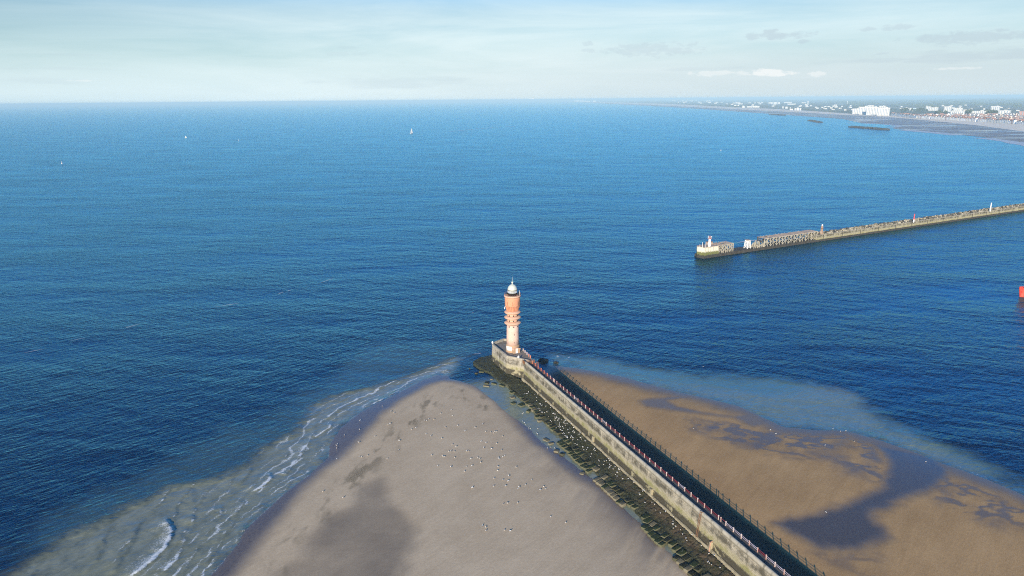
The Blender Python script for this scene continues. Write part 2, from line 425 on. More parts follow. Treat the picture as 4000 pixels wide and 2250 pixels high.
foam = np.maximum(foam, lace * 0.22 * sstep(0.1, 0.6, fbm(GX, GY, 14, 125) + 0.25) * sstep(0.3, 0.8, murk) * np.exp(-dw / 16) * (GX < -5))
foam = np.where(land > 1.0, 0, foam)
win = sstep(0, 12, GX + 175) * sstep(0, 12, 330 - GX) * sstep(0, 8, 399 - GY)
swell = 0.05 * np.sin((GX * 0.62 + GY * 0.78) / 1.9 + 2.2 * wob) * murk * (0.5 + 0.5 * mod)
zw = (bz * 0.75 + swell + 0.02 * wob2 * turq) * win * sstep(1.0, -2.5, land)
water_keep = land < 2.0
poolw = np.where((sL < 3) & (JNn < -9) & (JS > -12) & (sL > -26) & (GX > -30), sstep(-14, 2, JS), 0)
turq = np.maximum(turq, poolw); murk = np.maximum(murk, poolw * (0.75 + 0.25 * sstep(20, 45, JS)))
turq = turq * win; murk = murk * win
# outer sea sheet, to the horizon
R0 = (xs[0], xs[-1], ys[0], ys[-1]); BIG = 80000.0
ev = []; ef = []
bx = [-BIG, -12000, -2500, -700, R0[0], R0[1], 900, 2500, 12000, BIG]; by = [-6000, -1200, -200, R0[2], R0[3], 700, 1500, 4000, 12000, 30000, BIG]
for y in by:
    for x in bx: ev.append((x, y, 0.0))
for j in range(len(by) - 1):
    for i in range(len(bx) - 1):
        if bx[i] == R0[0] and by[j] == R0[2]: continue
        a = j * len(bx) + i; ef.append((a, a + 1, a + 1 + len(bx), a + len(bx)))

# ------------------------------------------------------------------ water material
m_water, t, b = new_mat('sea_water')
pos = t.n('ShaderNodeNewGeometry').outputs['Position']
aM, aT, aF = t.attr('murk'), t.attr('turq'), t.attr('foam')
big = t.noise(t.mapv(pos, 0.4, (1 / 260, 1 / 900, 1)), 1.0, 3, 0.5)
deep = t.ramp(big, [(0.35, (0.0003, 0.006, 0.024)), (0.65, (0.0005, 0.014, 0.046))])
murkn = t.math('ADD', t.math('MULTIPLY', t.noise(pos, 0.22, 5, 0.6, 1.2), 0.65), t.math('MULTIPLY', t.noise(t.mapv(t.mapv(pos, -1.1), 0.0, (0.10, 0.45, 1)), 1.0, 4, 0.55, 1.0), 0.35))
c = t.mix(aT, deep, (0.095, 0.175, 0.165))
c = t.mix(t.math('MULTIPLY', aM, t.math('MULTIPLY_ADD', murkn, 0.5, 0.65), clamp=True), c, t.ramp(murkn, [(0.35, (0.16, 0.172, 0.115)), (0.65, (0.25, 0.262, 0.185))]))
fn = t.noise(pos, 2.6, 5, 0.7)
ff = t.smooth(t.math('ADD', aF, t.math('MULTIPLY', t.math('SUBTRACT', fn, 0.5), 1.1)), 0.20, 0.60)
ff = t.math('MULTIPLY', ff, t.smooth(aF, 0.03, 0.15))
# sparse whitecaps far out
wc = t.noise(t.mapv(pos, 0.35, (1 / 9.0, 1 / 3.5, 1)), 1.0, 2, 0.5)
wcm = t.math('MULTIPLY', t.smooth(wc, 0.82, 0.88), 0.25)
ff = t.math('MAXIMUM', ff, t.math('MULTIPLY', wcm, t.math('SUBTRACT', 1.0, aM)))
c = t.mix(ff, c, (0.62, 0.66, 0.66))
def waves(rot, across, along, detail=3, rough=0.5, dist=0.4):
    return t.noise(t.mapv(t.mapv(pos, rot), 0.0, (1 / along, 1 / across, 0)), 1.0, detail, rough, dist)
w1 = waves(-0.75, 2.3, 7.5); w2 = waves(-0.35, 1.1, 3.0); w3 = waves(0.45, 6.5, 22.0, 2); w4 = waves(-0.6, 0.5, 1.1, 2)
w5 = waves(-0.5, 13.0, 38.0, 2); w6 = waves(0.25, 30.0, 85.0, 2)
h = t.math('ADD', t.math('ADD', t.math('MULTIPLY', w5, 0.8), t.math('MULTIPLY', w6, 1.1)), t.math('ADD', t.math('MULTIPLY', w1, 1.0), t.math('ADD', t.math('MULTIPLY', w2, 0.5), t.math('ADD', t.math('MULTIPLY', w3, 1.3), t.math('MULTIPLY', w4, 0.16)))))
patch = t.noise(t.mapv(pos, 0.3, (1 / 120, 1 / 50, 0)), 1.0, 3, 0.6)
calm = t.math('MULTIPLY', t.math('SUBTRACT', 1.0, t.math('MULTIPLY', t.math('MAXIMUM', aM, t.math('MULTIPLY', aT, 0.55)), 0.72)), t.math('MULTIPLY_ADD', patch, 2.2, -0.1))
nrm = t.bump(t.math('MULTIPLY', h, calm), 1.0, 0.55)
nt = m_water.node_tree; out = [n for n in nt.nodes if n.type == 'OUTPUT_MATERIAL'][0]; nt.nodes.remove(b)
dif = t.n('ShaderNodeBsdfDiffuse'); t.l(c, dif.inputs['Color']); t.l(nrm, dif.inputs['Normal'])
glo = t.n('ShaderNodeBsdfGlossy', i_Roughness=0.13); t.l(nrm, glo.inputs['Normal'])
t.l(t.mix(t.math('MAXIMUM', aM, ff), (0.28, 0.80, 1.0), (0.7, 0.92, 1.0)), glo.inputs['Color'])
fre = t.n('ShaderNodeFresnel', i_IOR=1.333); t.l(nrm, fre.inputs['Normal'])
mx = t.n('ShaderNodeMixShader'); t.l(t.math('MULTIPLY', fre.outputs[0], t.math('SUBTRACT', 1.0, t.math('MULTIPLY', ff, 0.8))), mx.inputs[0]); t.l(dif.outputs[0], mx.inputs[1]); t.l(glo.outputs[0], mx.inputs[2]); t.l(mx.outputs[0], out.inputs[0])

water = grid_mesh('water', xs, ys, zw, water_keep, {'murk': murk, 'turq': turq, 'foam': foam * win}, m_water, (ev, ef, {}))
tag(water, kind='structure')

# ------------------------------------------------------------------ sand
m_sand, t, b = new_mat('beach_sand')
pos = t.n('ShaderNodeNewGeometry').outputs['Position']
aW, aD, aP, aR, aK = t.attr('wet'), t.attr('dark'), t.attr('pool'), t.attr('right'), t.attr('weed')
n1 = t.noise(pos, 0.06, 5, 0.6); n2 = t.noise(pos, 1.4, 5, 0.65); n3 = t.noise(pos, 9.0, 2, 0.6)
f = t.math('ADD', t.math('MULTIPLY', n1, 0.42), t.math('ADD', t.math('MULTIPLY', n2, 0.40), t.math('MULTIPLY', n3, 0.18)))
strk = t.noise(t.mapv(t.mapv(pos, -0.95), 0.0, (0.05, 0.36, 1)), 1.0, 5, 0.62, 0.5)
f = t.math('ADD', t.math('MULTIPLY', f, 0.80), t.math('MULTIPLY', strk, 0.20))
left = t.ramp(f, [(0.34, (0.41, 0.312, 0.195)), (0.66, (0.63, 0.50, 0.33))])
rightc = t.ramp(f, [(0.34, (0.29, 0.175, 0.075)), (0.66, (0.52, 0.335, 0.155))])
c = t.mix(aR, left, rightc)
c = t.mix(t.math('MULTIPLY', aD, 0.92, clamp=True), c, t.mix(aR, (0.115, 0.094, 0.077), (0.026, 0.018, 0.014)))  # right side: near-black sand colour deepens the jetty shadow
wn = t.math('MULTIPLY', aW, t.math('MULTIPLY_ADD', n2, 0.5, 0.72), clamp=True)
c = t.mix(wn, c, t.mix(aR, (0.095, 0.075, 0.066), t.mix(t.smooth(aP, 0.3, 0.8), (0.082, 0.066, 0.055), (0.074, 0.061, 0.051))))
c = t.mix(t.math('MULTIPLY', aK, t.smooth(n3, 0.3, 0.7)), c, (0.045, 0.04, 0.018))
t.l(c, b.inputs['Base Color'])
t.l(t.math('SUBTRACT', 0.85, t.math('MULTIPLY', t.math('MAXIMUM', wn, t.math('MULTIPLY', aD, 0.2)), 0.68)), b.inputs['Roughness'])
t.l(t.math('MULTIPLY_ADD', wn, 0.17, 0.15), b.inputs['Specular IOR Level'])
rip = t.noise(t.mapv(t.mapv(pos, -0.95), 0.0, (0.4, 1.7, 1)), 1.0, 4, 0.65, 0.6)
bh = t.math('ADD', t.math('MULTIPLY', rip, 0.5), t.math('MULTIPLY', n3, 0.12))
t.l(t.bump(t.math('MULTIPLY', bh, t.math('SUBTRACT', 1.0, t.math('MULTIPLY', wn, 0.8))), 0.8, 0.16), b.inputs['Normal'])
# outer ring of beach beyond the fine grid
se = []; sf = []
for q in ([(-110, 20), (330, 20), (330, 120), (-110, 120)], [(330, 20), (600, 20), (600, 90), (330, 120)]):
    k = len(se); se += [(x, y, 0.62) for x, y in q]; sf.append((k, k + 1, k + 2, k + 3))
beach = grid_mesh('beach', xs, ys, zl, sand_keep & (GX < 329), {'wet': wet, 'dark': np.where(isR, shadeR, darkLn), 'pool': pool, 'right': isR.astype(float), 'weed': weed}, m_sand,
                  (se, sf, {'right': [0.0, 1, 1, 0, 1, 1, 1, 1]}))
tag(beach, kind='structure')

# ================================================================== JETTY
def wall_material(name, scale=1.0, pale=(0.47, 0.42, 0.315), base=1.4):
    m, t, b = new_mat(name)
    tc = t.n('ShaderNodeTexCoord').outputs['Object']
    sep = t.n('ShaderNodeSeparateXYZ'); t.l(tc, sep.inputs[0]); X, Z = sep.outputs[0], sep.outputs[2]
    cmb = t.n('ShaderNodeCombineXYZ'); t.l(t.math('ADD', X, t.math('MULTIPLY', sep.outputs[1], 0.7)), cmb.inputs[0]); t.l(Z, cmb.inputs[1])
    br = t.n('ShaderNodeTexBrick', i_Scale=scale, offset=0.5)
    br.inputs['Mortar Size'].default_value = 0.035; br.inputs['Brick Width'].default_value = 0.95; br.inputs['Row Height'].default_value = 0.42; br.inputs['Bias'].default_value = -0.1
    br.inputs['Color1'].default_value = (1, 1, 1, 1); br.inputs['Color2'].default_value = (0.78, 0.76, 0.74, 1); br.inputs['Mortar'].default_value = (0.42, 0.4, 0.37, 1)
    t.l(cmb.outputs[0], br.inputs['Vector'])
    n1 = t.noise(tc, 0.35, 6, 0.62); n2 = t.noise(t.mapv(tc, 0.0, (0.5, 0.5, 0.12)), 1.0, 5, 0.65); n3 = t.noise(tc, 3.5, 4, 0.6)
    c = t.ramp(n1, [(0.3, tuple(v * 0.72 for v in pale)), (0.7, tuple(min(1, v * 1.2) for v in pale))])
    c = t.mix(0.55, c, br.outputs['Color'], 'MULTIPLY')
    # dark runs and lichen
    zj = t.math('ADD', Z, t.math('MULTIPLY', t.math('SUBTRACT', n1, 0.5), 2.6))
    mid = t.math('MULTIPLY', t.smooth(zj, base + 3.4, base + 4.6), t.smooth(zj, base + 7.0, base + 5.4))
    c = t.mix(t.math('MULTIPLY', t.math('MULTIPLY', mid, t.smooth(t.math('ADD', t.math('MULTIPLY', n2, 0.4), t.math('MULTIPLY', t.noise(t.mapv(tc, 0.0, (0.16, 0.16, 0.3)), 1.0, 6, 0.7), 0.6)), 0.42, 0.56)), 0.85), c, (0.075, 0.067, 0.045))
    fx = t.math('ABSOLUTE', t.math('SUBTRACT', t.math('FRACT', t.math('DIVIDE', t.math('ADD', X, t.math('MULTIPLY', n3, 0.25)), 11.3)), 0.5))
    c = t.mix(t.math('MULTIPLY', t.smooth(fx, 0.022, 0.006), 0.55), c, (0.10, 0.09, 0.06))
    lowb = t.math('MULTIPLY', t.smooth(zj, base + 4.6, base + 2.6), t.math('MULTIPLY_ADD', n3, 0.7, 0.25), clamp=True)
    c = t.mix(lowb, c, (0.38, 0.335, 0.175))
    # yellow-green algae belt, black mussel belt under it
    gb = t.math('MULTIPLY', t.smooth(zj, base + 1.6, base + 2.2), t.smooth(zj, base + 3.6, base + 2.6))
    c = t.mix(t.math('MULTIPLY', t.math('MULTIPLY', gb, t.smooth(n2, 0.42, 0.6)), 0.7), c, (0.24, 0.23, 0.075))
    blk = t.math('MULTIPLY', t.smooth(t.math('ADD', Z, t.math('MULTIPLY', t.math('SUBTRACT', n3, 0.5), 1.5)), base + 2.3, base + 1.5), t.smooth(n1, 0.36, 0.46))
    c = t.mix(t.math('MULTIPLY', blk, 0.9), c, (0.042, 0.036, 0.026))
    t.l(c, b.inputs['Base Color']); b.inputs['Roughness'].default_value = 0.9; b.inputs['Specular IOR Level'].default_value = 0.15
    t.l(t.bump(t.math('ADD', br.outputs['Fac'], t.math('MULTIPLY', n3, -0.6)), 0.8, -0.07), b.inputs['Normal'])
    return m
m_wall = wall_material('jetty_masonry')
m_conc = simple('pale_concrete', (0.40, 0.365, 0.285), 0.88, 0.25, 0.6, 0.04, dirt=(0.12, 0.11, 0.08))
m_deck = simple('walkway_concrete', (0.10, 0.085, 0.072), 0.9, 0.3, 0.8, 0.03, dirt=(0.09, 0.08, 0.07))
m_toe = simple('toe_beam_concrete', (0.36, 0.31, 0.20), 0.9, 0.3, 0.9, 0.05, dirt=(0.09, 0.08, 0.05))
S0, S1 = -1.0, 190.0
jetty = tag(empty('jetty', (*ORG, 0), JROT), 'long straight stone jetty with a tall stained wall leading to the lighthouse', 'jetty')
st = list(np.arange(S0, S1 + 0.1, 1.5))
bm = bmesh.new()
extrude_profile(bm, [(-2.55, -0.6), (-2.3, 1.5), (-2.12, 3.8), (-1.92, 7.75), (-1.0, 7.75), (1.5, 7.45), (1.75, 0.0), (1.8, -0.6)], st)
obj('wall', bm, m_wall, jetty)
bm = bmesh.new()
pp = [(-1.98, 7.75), (-1.99, 8.3), (-1.9, 8.62), (-1.65, 8.82), (-1.35, 8.82), (-1.12, 8.66), (-1.05, 8.3), (-1.02, 7.752)]
extrude_profile(bm, pp, st, 0.015)
obj('parapet', bm, m_conc, jetty, True)
bm = bmesh.new(); extrude_profile(bm, [(-1.0, 7.755), (-1.0, 7.6), (1.55, 7.46), (1.55, 7.756)], [S0, S1]); obj('walkway', bm, m_deck, jetty)
bm = bmesh.new(); extrude_profile(bm, [(-3.15, 0.2), (-3.1, 1.35), (-3.0, 1.48), (-2.6, 1.50), (-2.2, 1.2), (-2.3, 0.2)], st, 0.04); obj('toe_beam', bm, m_toe, jetty)
for s_ in (62.5, 99.5, 128.0):     # pale bridges crossing the black belt
    bm = bmesh.new(); box(bm, (s_, -2.5, 2.3), (0.9, 0.9, 2.0), 0, 0, 0.75); obj('buttress', bm, m_toe, jetty)

# railing
m_post = simple('railing_post_paint', (0.40, 0.27, 0.235), 0.7, 0.3, 3.0, 0, dirt=(0.32, 0.11, 0.06), dirt_scale=2.5)
m_postw = simple('railing_post_white', (0.46, 0.39, 0.36), 0.7, 0.2, 3.0, 0, dirt=(0.4, 0.18, 0.12), dirt_scale=2.5)
m_red = simple('railing_red', (0.30, 0.045, 0.045), 0.55, 0.3, 4.0)
m_wht = simple('railing_white', (0.58, 0.50, 0.55), 0.55, 0.2, 4.0)
rail = tag(empty('railing', (*ORG, 0), JROT), 'red and white railing with stubby pale posts along the jetty walkway', 'railing')
bmp = bmesh.new()
lathe(bmp, [(0.2, 0.0), (0.2, 0.12), (0.17, 0.16), (0.15, 0.95), (0.2, 1.0), (0.23, 1.12), (0.2, 1.26), (0.1, 1.35), (0, 1.36)], 10)
mp = bpy.data.meshes.new('post'); bmp.to_mesh(mp); bmp.free(); mp.materials.append(m_post)
mpw = mp.copy(); mpw.materials.clear(); mpw.materials.append(m_postw)
mpo = mp.copy(); mpo.materials.clear(); m_orange = simple('railing_post_orange', (0.55, 0.20, 0.10), 0.7, 0.3, 3.0); mpo.materials.append(m_orange)
posts = [0.6 + 3.05 * i for i in range(62)]
posts.insert(42, posts[41] + 1.0); posts.insert(8, posts[7] + 0.9)
for i, s_ in enumerate(posts):
    o = link('post', mpo if s_ < 16 else (mp if rng.random() < 0.55 else mpw), rail); o.location = (s_, 1.22, 7.756); o.scale = (0.88, 0.88, 0.97)
    if i + 1 < len(posts):
        s2 = posts[i + 1]; bm = bmesh.new()
        for z, sag in (((8.72, 0.03), (8.3, 0.02)) if s2 - s_ > 2.5 else ((8.72, 0.0),)):
            bar(bm, (s_ + 0.1, 1.22, z), ((s_ + s2) / 2, 1.22, z - sag), 0.05, 5); bar(bm, ((s_ + s2) / 2, 1.22, z - sag), (s2 - 0.1, 1.22, z), 0.065, 5)
        white = (s_ > 128 and rng.random() < 0.7) or rng.random() < 0.12
        obj('rail', bm, m_wht if white else m_red, rail)
# ladder
m_rust = simple('rusty_iron', (0.22, 0.11, 0.055), 0.85, 0.4, 4.0, 0)
lad = tag(empty('ladder', (*J(122.5, -2.55), 0), JROT), 'rusty iron ladder leaning on the jetty wall', 'ladder')
for x in (-0.32, 0.32):
    bm = bmesh.new(); bar(bm, (x, -0.55, 1.4), (x, 0.42, 8.95), 0.06); bar(bm, (x, 0.42, 8.95), (x, 1.0, 8.9), 0.06); obj('side_rail', bm, m_rust, lad)
for i in range(18):
    f_ = (i + 0.5) / 18; bm = bmesh.new(); bar(bm, (-0.3, -0.55 + 0.97 * f_, 1.4 + 7.5 * f_), (0.3, -0.55 + 0.97 * f_, 1.4 + 7.5 * f_), 0.035, 5); obj('rung', bm, m_rust, lad)
pipe = tag(obj('drain_pipe', (lambda b_: (bar(b_, (0, 0, 0.9), (0.05, 0.25, 3.6), 0.16), bar(b_, (0.05, 0.25, 3.6), (0.05, 0.8, 3.75), 0.16), b_)[2])(bmesh.new()), simple('pipe_rust', (0.45, 0.27, 0.18), 0.8, 0.3, 3.0)), 'short rusty pinkish drain pipe at the foot of the jetty wall', 'pipe')
pipe.location = (*J(128.4, -3.3), 0); pipe.rotation_euler = (0, 0, JROT)

# ================================================================== LIGHTHOUSE PLATFORM
m_plat = wall_material('platform_masonry', 1.0, (0.46, 0.42, 0.345), 1.2)
plat = tag(empty('lighthouse_platform', (0, 0, 0)), 'raised stone platform with pale block parapet under the lighthouse at the jetty end', 'platform')
outer = [(7.1, 284.2), (9.0, 285.9), (7.9, 290.5), (4.4, 300.5), (2.5, 311.5), (-4.2, 313.2), (-9.3, 307.6), (-9.25, 305.6), (-2.6, 290.2), (2.4, 287.2)]
def inset(poly, d):
    n = len(poly); r = []
    for i in range(n):
        p0, p1, p2 = Vector(poly[i - 1]), Vector(poly[i]), Vector(poly[(i + 1) % n])
        a = (p1 - p0).normalized(); c_ = (p2 - p1).normalized()
        na = Vector((-a.y, a.x)); nc = Vector((-c_.y, c_.x)); bi = (na + nc); bi.normalize()
        r.append(tuple(p1 + bi * (d / max(0.35, bi.dot(na)))))
    return r
# loft: battered base, vertical wall, deck sunk behind parapet
base = inset(outer, -0.45)
bm = bmesh.new()
def ring(poly, z): return [bm.verts.new((x, y, z)) for x, y in poly]
def subdiv(poly, k=10):
    r = []
    for i in range(len(poly)):
        a, b_ = poly[i], poly[(i + 1) % len(poly)]
        r += [(a[0] + (b_[0] - a[0]) * j / k, a[1] + (b_[1] - a[1]) * j / k) for j in range(k)]
    return r
rr = [ring(subdiv(inset(outer, -0.45 * (1 - k / 8)) if k < 8 else outer), -0.8 + 8.5 * k / 8) for k in range(9)]
for A, B in zip(rr, rr[1:]):
    for i in range(len(A)):
        j = (i + 1) % len(A); bm.faces.new((A[i], A[j], B[j], B[i]))
bm.faces.new(rr[-1])
obj('wall', bm, m_plat, plat)
para = [4, 5, 6, 7, 8, 9, 0]        # parapet runs round the seaward and left sides
inn = inset(outer, 0.55); out2 = inset(outer, -0.06)
bm = bmesh.new()
def strip_wall(idx, A, B, z0, z1):
    for i, j in zip(idx, idx[1:]):
        q = [A[i], A[j], B[j], B[i]]
        prism(bm, q, z0, z1)
        
strip_wall(para, out2, inn, 7.702, 8.55); obj('parapet', bm, m_plat, plat)
bm = bmesh.new(); strip_wall(para, inset(outer, -0.12), inset(outer, 0.60), 8.552, 8.75); obj('coping', bm, m_conc, plat)
bm = bmesh.new(); prism(bm, inset(outer, 0.56), 7.6, 7.75); obj('deck', bm, simple('platform_paving', (0.22, 0.19, 0.155), 0.9, 0.3, 0.8, 0.03, dirt=(0.1, 0.09, 0.07)), plat)
# railing right of the tower
prl = tag(empty('railing', (0, 0, 7.75)), 'short white post railing on the right edge of the lighthouse platform', 'railing')
pts_r = [(4.75, 298.6), (5.55, 296.2), (6.35, 293.9), (7.1, 291.7), (7.75, 289.6)]
for i, p_ in enumerate(pts_r):
    o = link('post', mpw if i < 3 else mpo, prl); o.location = (p_[0], p_[1], 0); o.scale = (1.25, 1.25, 0.9)
for a, b_ in zip(pts_r, pts_r[1:]):
    bm = bmesh.new()
    for z in (0.9, 0.5): bar(bm, (*a, z), (*b_, z), 0.05, 5)
    obj('rail', bm, m_wht, prl)
# rusty gates between platform and walkway
def gate(loc, rz, w, h, label, frame=True):
    g = tag(empty('gate', loc, rz), label, 'gate')
    bm = bmesh.new()
    for a, b_ in (((-w / 2, 0, 0), (-w / 2, 0, h)), ((w / 2, 0, 0), (w / 2, 0, h)), ((-w / 2, 0, h), (w / 2, 0, h)), ((-w / 2, 0, 0.15), (w / 2, 0, 0.15)), ((-w / 2, 0, h * .55), (w / 2, 0, h * .55))): bar(bm, a, b_, 0.07, 5)
    obj('frame', bm, m_rust, g)
    bm = bmesh.new(); k = int(w / 0.22)
    for i in range(1, k): bar(bm, (-w / 2 + w * i / k, 0, 0.15), (-w / 2 + w * i / k, 0, h), 0.028, 4)
    obj('bars', bm, m_rust, g)
    return g
gate((*J(0.4, -0.1), 7.756), JROT + PI / 2, 2.3, 1.75, 'rusty barred gate closing the walkway below the lighthouse platform')
gate((*J(1.2, 1.75), 7.76), JROT, 1.3, 1.9, 'rusty barred side screen hanging over the beach beside the walkway gate')
gate((*J(4.6, 1.9), 7.76), JROT + 0.3, 1.5, 1.9, 'second rusty side screen further along the railing past the gate')
bm = bmesh.new(); box(bm, (0, 0, 0.35), (1.9, 0.16, 1.5)); box(bm, (0, 0, 1.12), (2.0, 0.24, 0.10)); 
for i in range(7): box(bm, (-0.85 + i * 0.28, -0.1, 0.35), (0.08, 0.06, 1.5))
pnl = tag(obj('rusty_panel', bm, m_rust), 'rusty ribbed panel fixed on the wall corner by the platform gate', 'panel'); pnl.location = (*J(-0.6, -2.35), 8.2); pnl.rotation_euler = (0, 0, JROT)
def lampbox(loc, label):
    g = tag(empty('marker_light', loc), label, 'light')
    bm = bmesh.new(); lathe(bm, [(0.42, 0), (0.42, 0.5), (0.36, 0.58)], 14); obj('base', bm, m_lwhite, g)
    bm = bmesh.new(); lathe(bm, [(0.28, 0.582), (0.28, 0.75), (0.17, 0.9), (0, 0.95)], 14); obj('lens', bm, m_lwhite, g)
m_lwhite = simple('white_paint', (0.78, 0.77, 0.73), 0.5, 0.12, 2.0)
lampbox((-9.1, 306.7, 8.752), 'white round marker light on the far left parapet corner of the platform')
lampbox((2.5, 287.6, 8.752), 'white round marker light on the parapet in front of the lighthouse door')

# ================================================================== LIGHTHOUSE
LX, LY = 0.15, 299.2
def zt(cy):      # height on the tower axis seen at row cy of a 3.22x crop
    py = 1050 + cy / 3.22; d = ray(2000, py); k = LY / d[1]; return CAMH + d[2] * k
def brick(name, c1_, c2_, scale=1.0, stain=(0.3, 0.2, 0.13)):
    m, t, b = new_mat(name)
    tc = t.n('ShaderNodeTexCoord').outputs['Object']
    sep = t.n('ShaderNodeSeparateXYZ'); t.l(tc, sep.inputs[0])
    ang = t.math('MULTIPLY', t.math('ARCTAN2', sep.outputs[1], sep.outputs[0]), 2.8)
    cb = t.n('ShaderNodeCombineXYZ'); t.l(ang, cb.inputs[0]); t.l(sep.outputs[2], cb.inputs[1])
    br = t.n('ShaderNodeTexBrick', i_Scale=scale); t.l(cb.outputs[0], br.inputs['Vector'])
    br.inputs['Color1'].default_value = (*c1_, 1); br.inputs['Color2'].default_value = (*c2_, 1)
    br.inputs['Mortar'].default_value = (*[v * 0.8 for v in c1_], 1); br.inputs['Mortar Size'].default_value = 0.015
    br.inputs['Brick Width'].default_value = 0.5; br.inputs['Row Height'].default_value = 0.16
    n1 = t.noise(t.mapv(tc, 0, (1, 1, 0.3)), 0.7, 5, 0.6); n2 = t.noise(tc, 4, 4, 0.6)
    c = t.mix(t.math('MULTIPLY', t.smooth(n1, 0.5, 0.72), 0.22), br.outputs[0], stain)
    c = t.mix(t.math('MULTIPLY', t.smooth(n2, 0.4, 0.7), 0.15), c, tuple(min(1, v * 1.35) for v in c1_))
    t.l(c, b.inputs['Base Color']); b.inputs['Roughness'].default_value = 0.88; b.inputs['Specular IOR Level'].default_value = 0.2
    t.l(t.bump(t.math('SUBTRACT', n2, br.outputs['Fac']), 0.5, 0.02), b.inputs['Normal'])
    return m
m_shaft = brick('pale_pink_brick', (0.66, 0.455, 0.36), (0.72, 0.52, 0.42))
m_bowl = brick('orange_brick', (0.64, 0.285, 0.16), (0.70, 0.34, 0.20), 1.0, (0.5, 0.19, 0.1))
m_ring = brick('ring_brick', (0.62, 0.38, 0.26), (0.68, 0.44, 0.31), 1.0, (0.42, 0.26, 0.17))
m_ochre = brick('ochre_base_stone', (0.42, 0.27, 0.16), (0.48, 0.32, 0.20), 0.6)
m_black = simple('black_paint', (0.018, 0.02, 0.022), 0.4, 0.3, 3.0, spec=0.5)
m_dome = simple('pale_zinc_dome', (0.50, 0.53, 0.47), 0.5, 0.14, 2.0, dirt=(0.42, 0.44, 0.38), dirt_scale=1.5, spec=0.5)
m_dark = simple('dark_opening', (0.05, 0.035, 0.03), 0.8, 0.3, 2.0)
m_glass, t, b = new_mat('lantern_glass'); b.inputs['Base Color'].default_value = (0.75, 0.8, 0.78, 1); b.inputs['Roughness'].default_value = 0.06
b.inputs['Transmission Weight'].default_value = 0.55; b.inputs['IOR'].default_value = 1.4
lh = tag(empty('lighthouse', (LX, LY, 0), 0.0), 'tall brick lighthouse with ringed shaft, orange fluted top and pale domed lantern', 'lighthouse')
D0 = 7.75
bm = bmesh.new(); lathe(bm, [(3.08, D0), (3.08, zt(1010)), (3.0, zt(950)), (2.86, zt(944))], 56); obj('base', bm, m_ochre, lh, False)
bm = bmesh.new(); lathe(bm, [(2.86, zt(945)), (2.76, zt(850)), (2.70, zt(770)), (2.72, zt(766)), (2.66, zt(762)), (2.62, zt(696))], 64); obj('shaft', bm, m_shaft, lh, True)
ry = [(675, 3.68), (606, 3.66), (541, 3.62)]
for k, (cy, r) in enumerate(ry):
    z = zt(cy); bm = bmesh.new()
    lathe(bm, [(2.58, z - 0.75), (2.95, z - 0.62), (3.38, z - 0.38), (r, z - 0.02), (r + 0.02, z + 0.12), (r - 0.05, z + 0.2), (2.9, z + 0.62), (2.5, z + 0.70)], 64)
    obj('ring', bm, m_ring, lh, True)
    if k < 2:
        z2 = zt(ry[k + 1][0]); bm = bmesh.new(); lathe(bm, [(2.45, z + 0.702), (2.45, z2 - 0.755)], 56); nk = obj('neck', bm, m_ring, lh, True)
    else: nk = None
    zz = z - 1.45 
    for a in range(8):
        ang = 2 * PI * (a + 0.22) / 8
        rr_ = 2.45 if k else 2.64
        if k == 0: par, zz = lh, z - 1.35
        else: par, zz = lh, z - 1.28
        bm = bmesh.new(); box(bm, (0, 0, 0), (0.16, 0.46, 0.62)); w = obj('window', bm, m_dark, par); w.location = (rr_ * math.cos(ang), rr_ * math.sin(ang), zz); w.rotation_euler = (0, 0, ang)
zb0 = zt(541) + 0.71; zb1 = zt(462); zb2 = zt(352); zc = zt(330)
bm = bmesh.new(); lathe(bm, [(2.28, zb0), (2.42, zb0 + (zb1 - zb0) * .3), (2.82, zb0 + (zb1 - zb0) * .8), (3.18, zb1), (3.27, zb1 + 0.02), (3.34, zb1 + 0.5), (3.36, zb2 - 0.8), (3.34, zb2)], 64)
bowl = obj('bowl', bm, m_bowl, lh, True)
NR = 26
bmr = bmesh.new()
prof = [(2.25, zb0), (2.62, zb0 + 0.02), (2.85, zb0 + (zb1 - zb0) * .4), (3.12, zb0 + (zb1 - zb0) * .75), (3.32, zb1 + 0.05), (3.0, zb1 + 0.05)]
va = [bmr.verts.new((r, -0.17, z)) for r, z in prof]; vb = [bmr.verts.new((r, 0.17, z)) for r, z in prof]
for i in range(len(prof)):
    j = (i + 1) % len(prof); bmr.faces.new((va[i], va[j], vb[j], vb[i]))
bmr.faces.new(va[::-1]); bmr.faces.new(vb); bmesh.ops.recalc_face_normals(bmr, faces=bmr.faces[:])
mr = bpy.data.meshes.new('rib'); bmr.to_mesh(mr); bmr.free(); mr.materials.append(m_bowl)
for i in range(NR):
    o = link('rib', mr, bowl); o.rotation_euler = (0, 0, 2 * PI * (i + 0.5) / NR)
for i in range(8):
    ang = 2 * PI * (i + 0.06) / 8; bm = bmesh.new(); box(bm, (0, 0, 0), (0.10, 0.17, 1.7)); w = obj('slit_window', bm, m_dark, lh)
    w.location = (3.345 * math.cos(ang), 3.345 * math.sin(ang), zt(420)); w.rotation_euler = (0, 0, ang)
bm = bmesh.new(); lathe(bm, [(3.36, zb2 + 0.002), (3.62, zb2 + 0.18), (3.72, zc - 0.25), (3.72, zc + 0.05), (3.3, zc + 0.07), (2.2, zc + 0.05)], 64); obj('cornice', bm, m_ring, lh, True)
zl0 = zc + 0.052; zl1 = zt(298); zl2 = zt(264)
bm = bmesh.new(); lathe(bm, [(2.07, zl0), (2.07, zl1 - 0.1), (2.16, zl1 - 0.08), (2.16, zl1)], 40); obj('lantern_base', bm, m_black, lh, True)
bm = bmesh.new(); lathe(bm, [(1.98, zl1 + 0.002), (1.98, zl2 - 0.05)], 32); gl = obj('lantern_glass', bm, m_glass, lh)
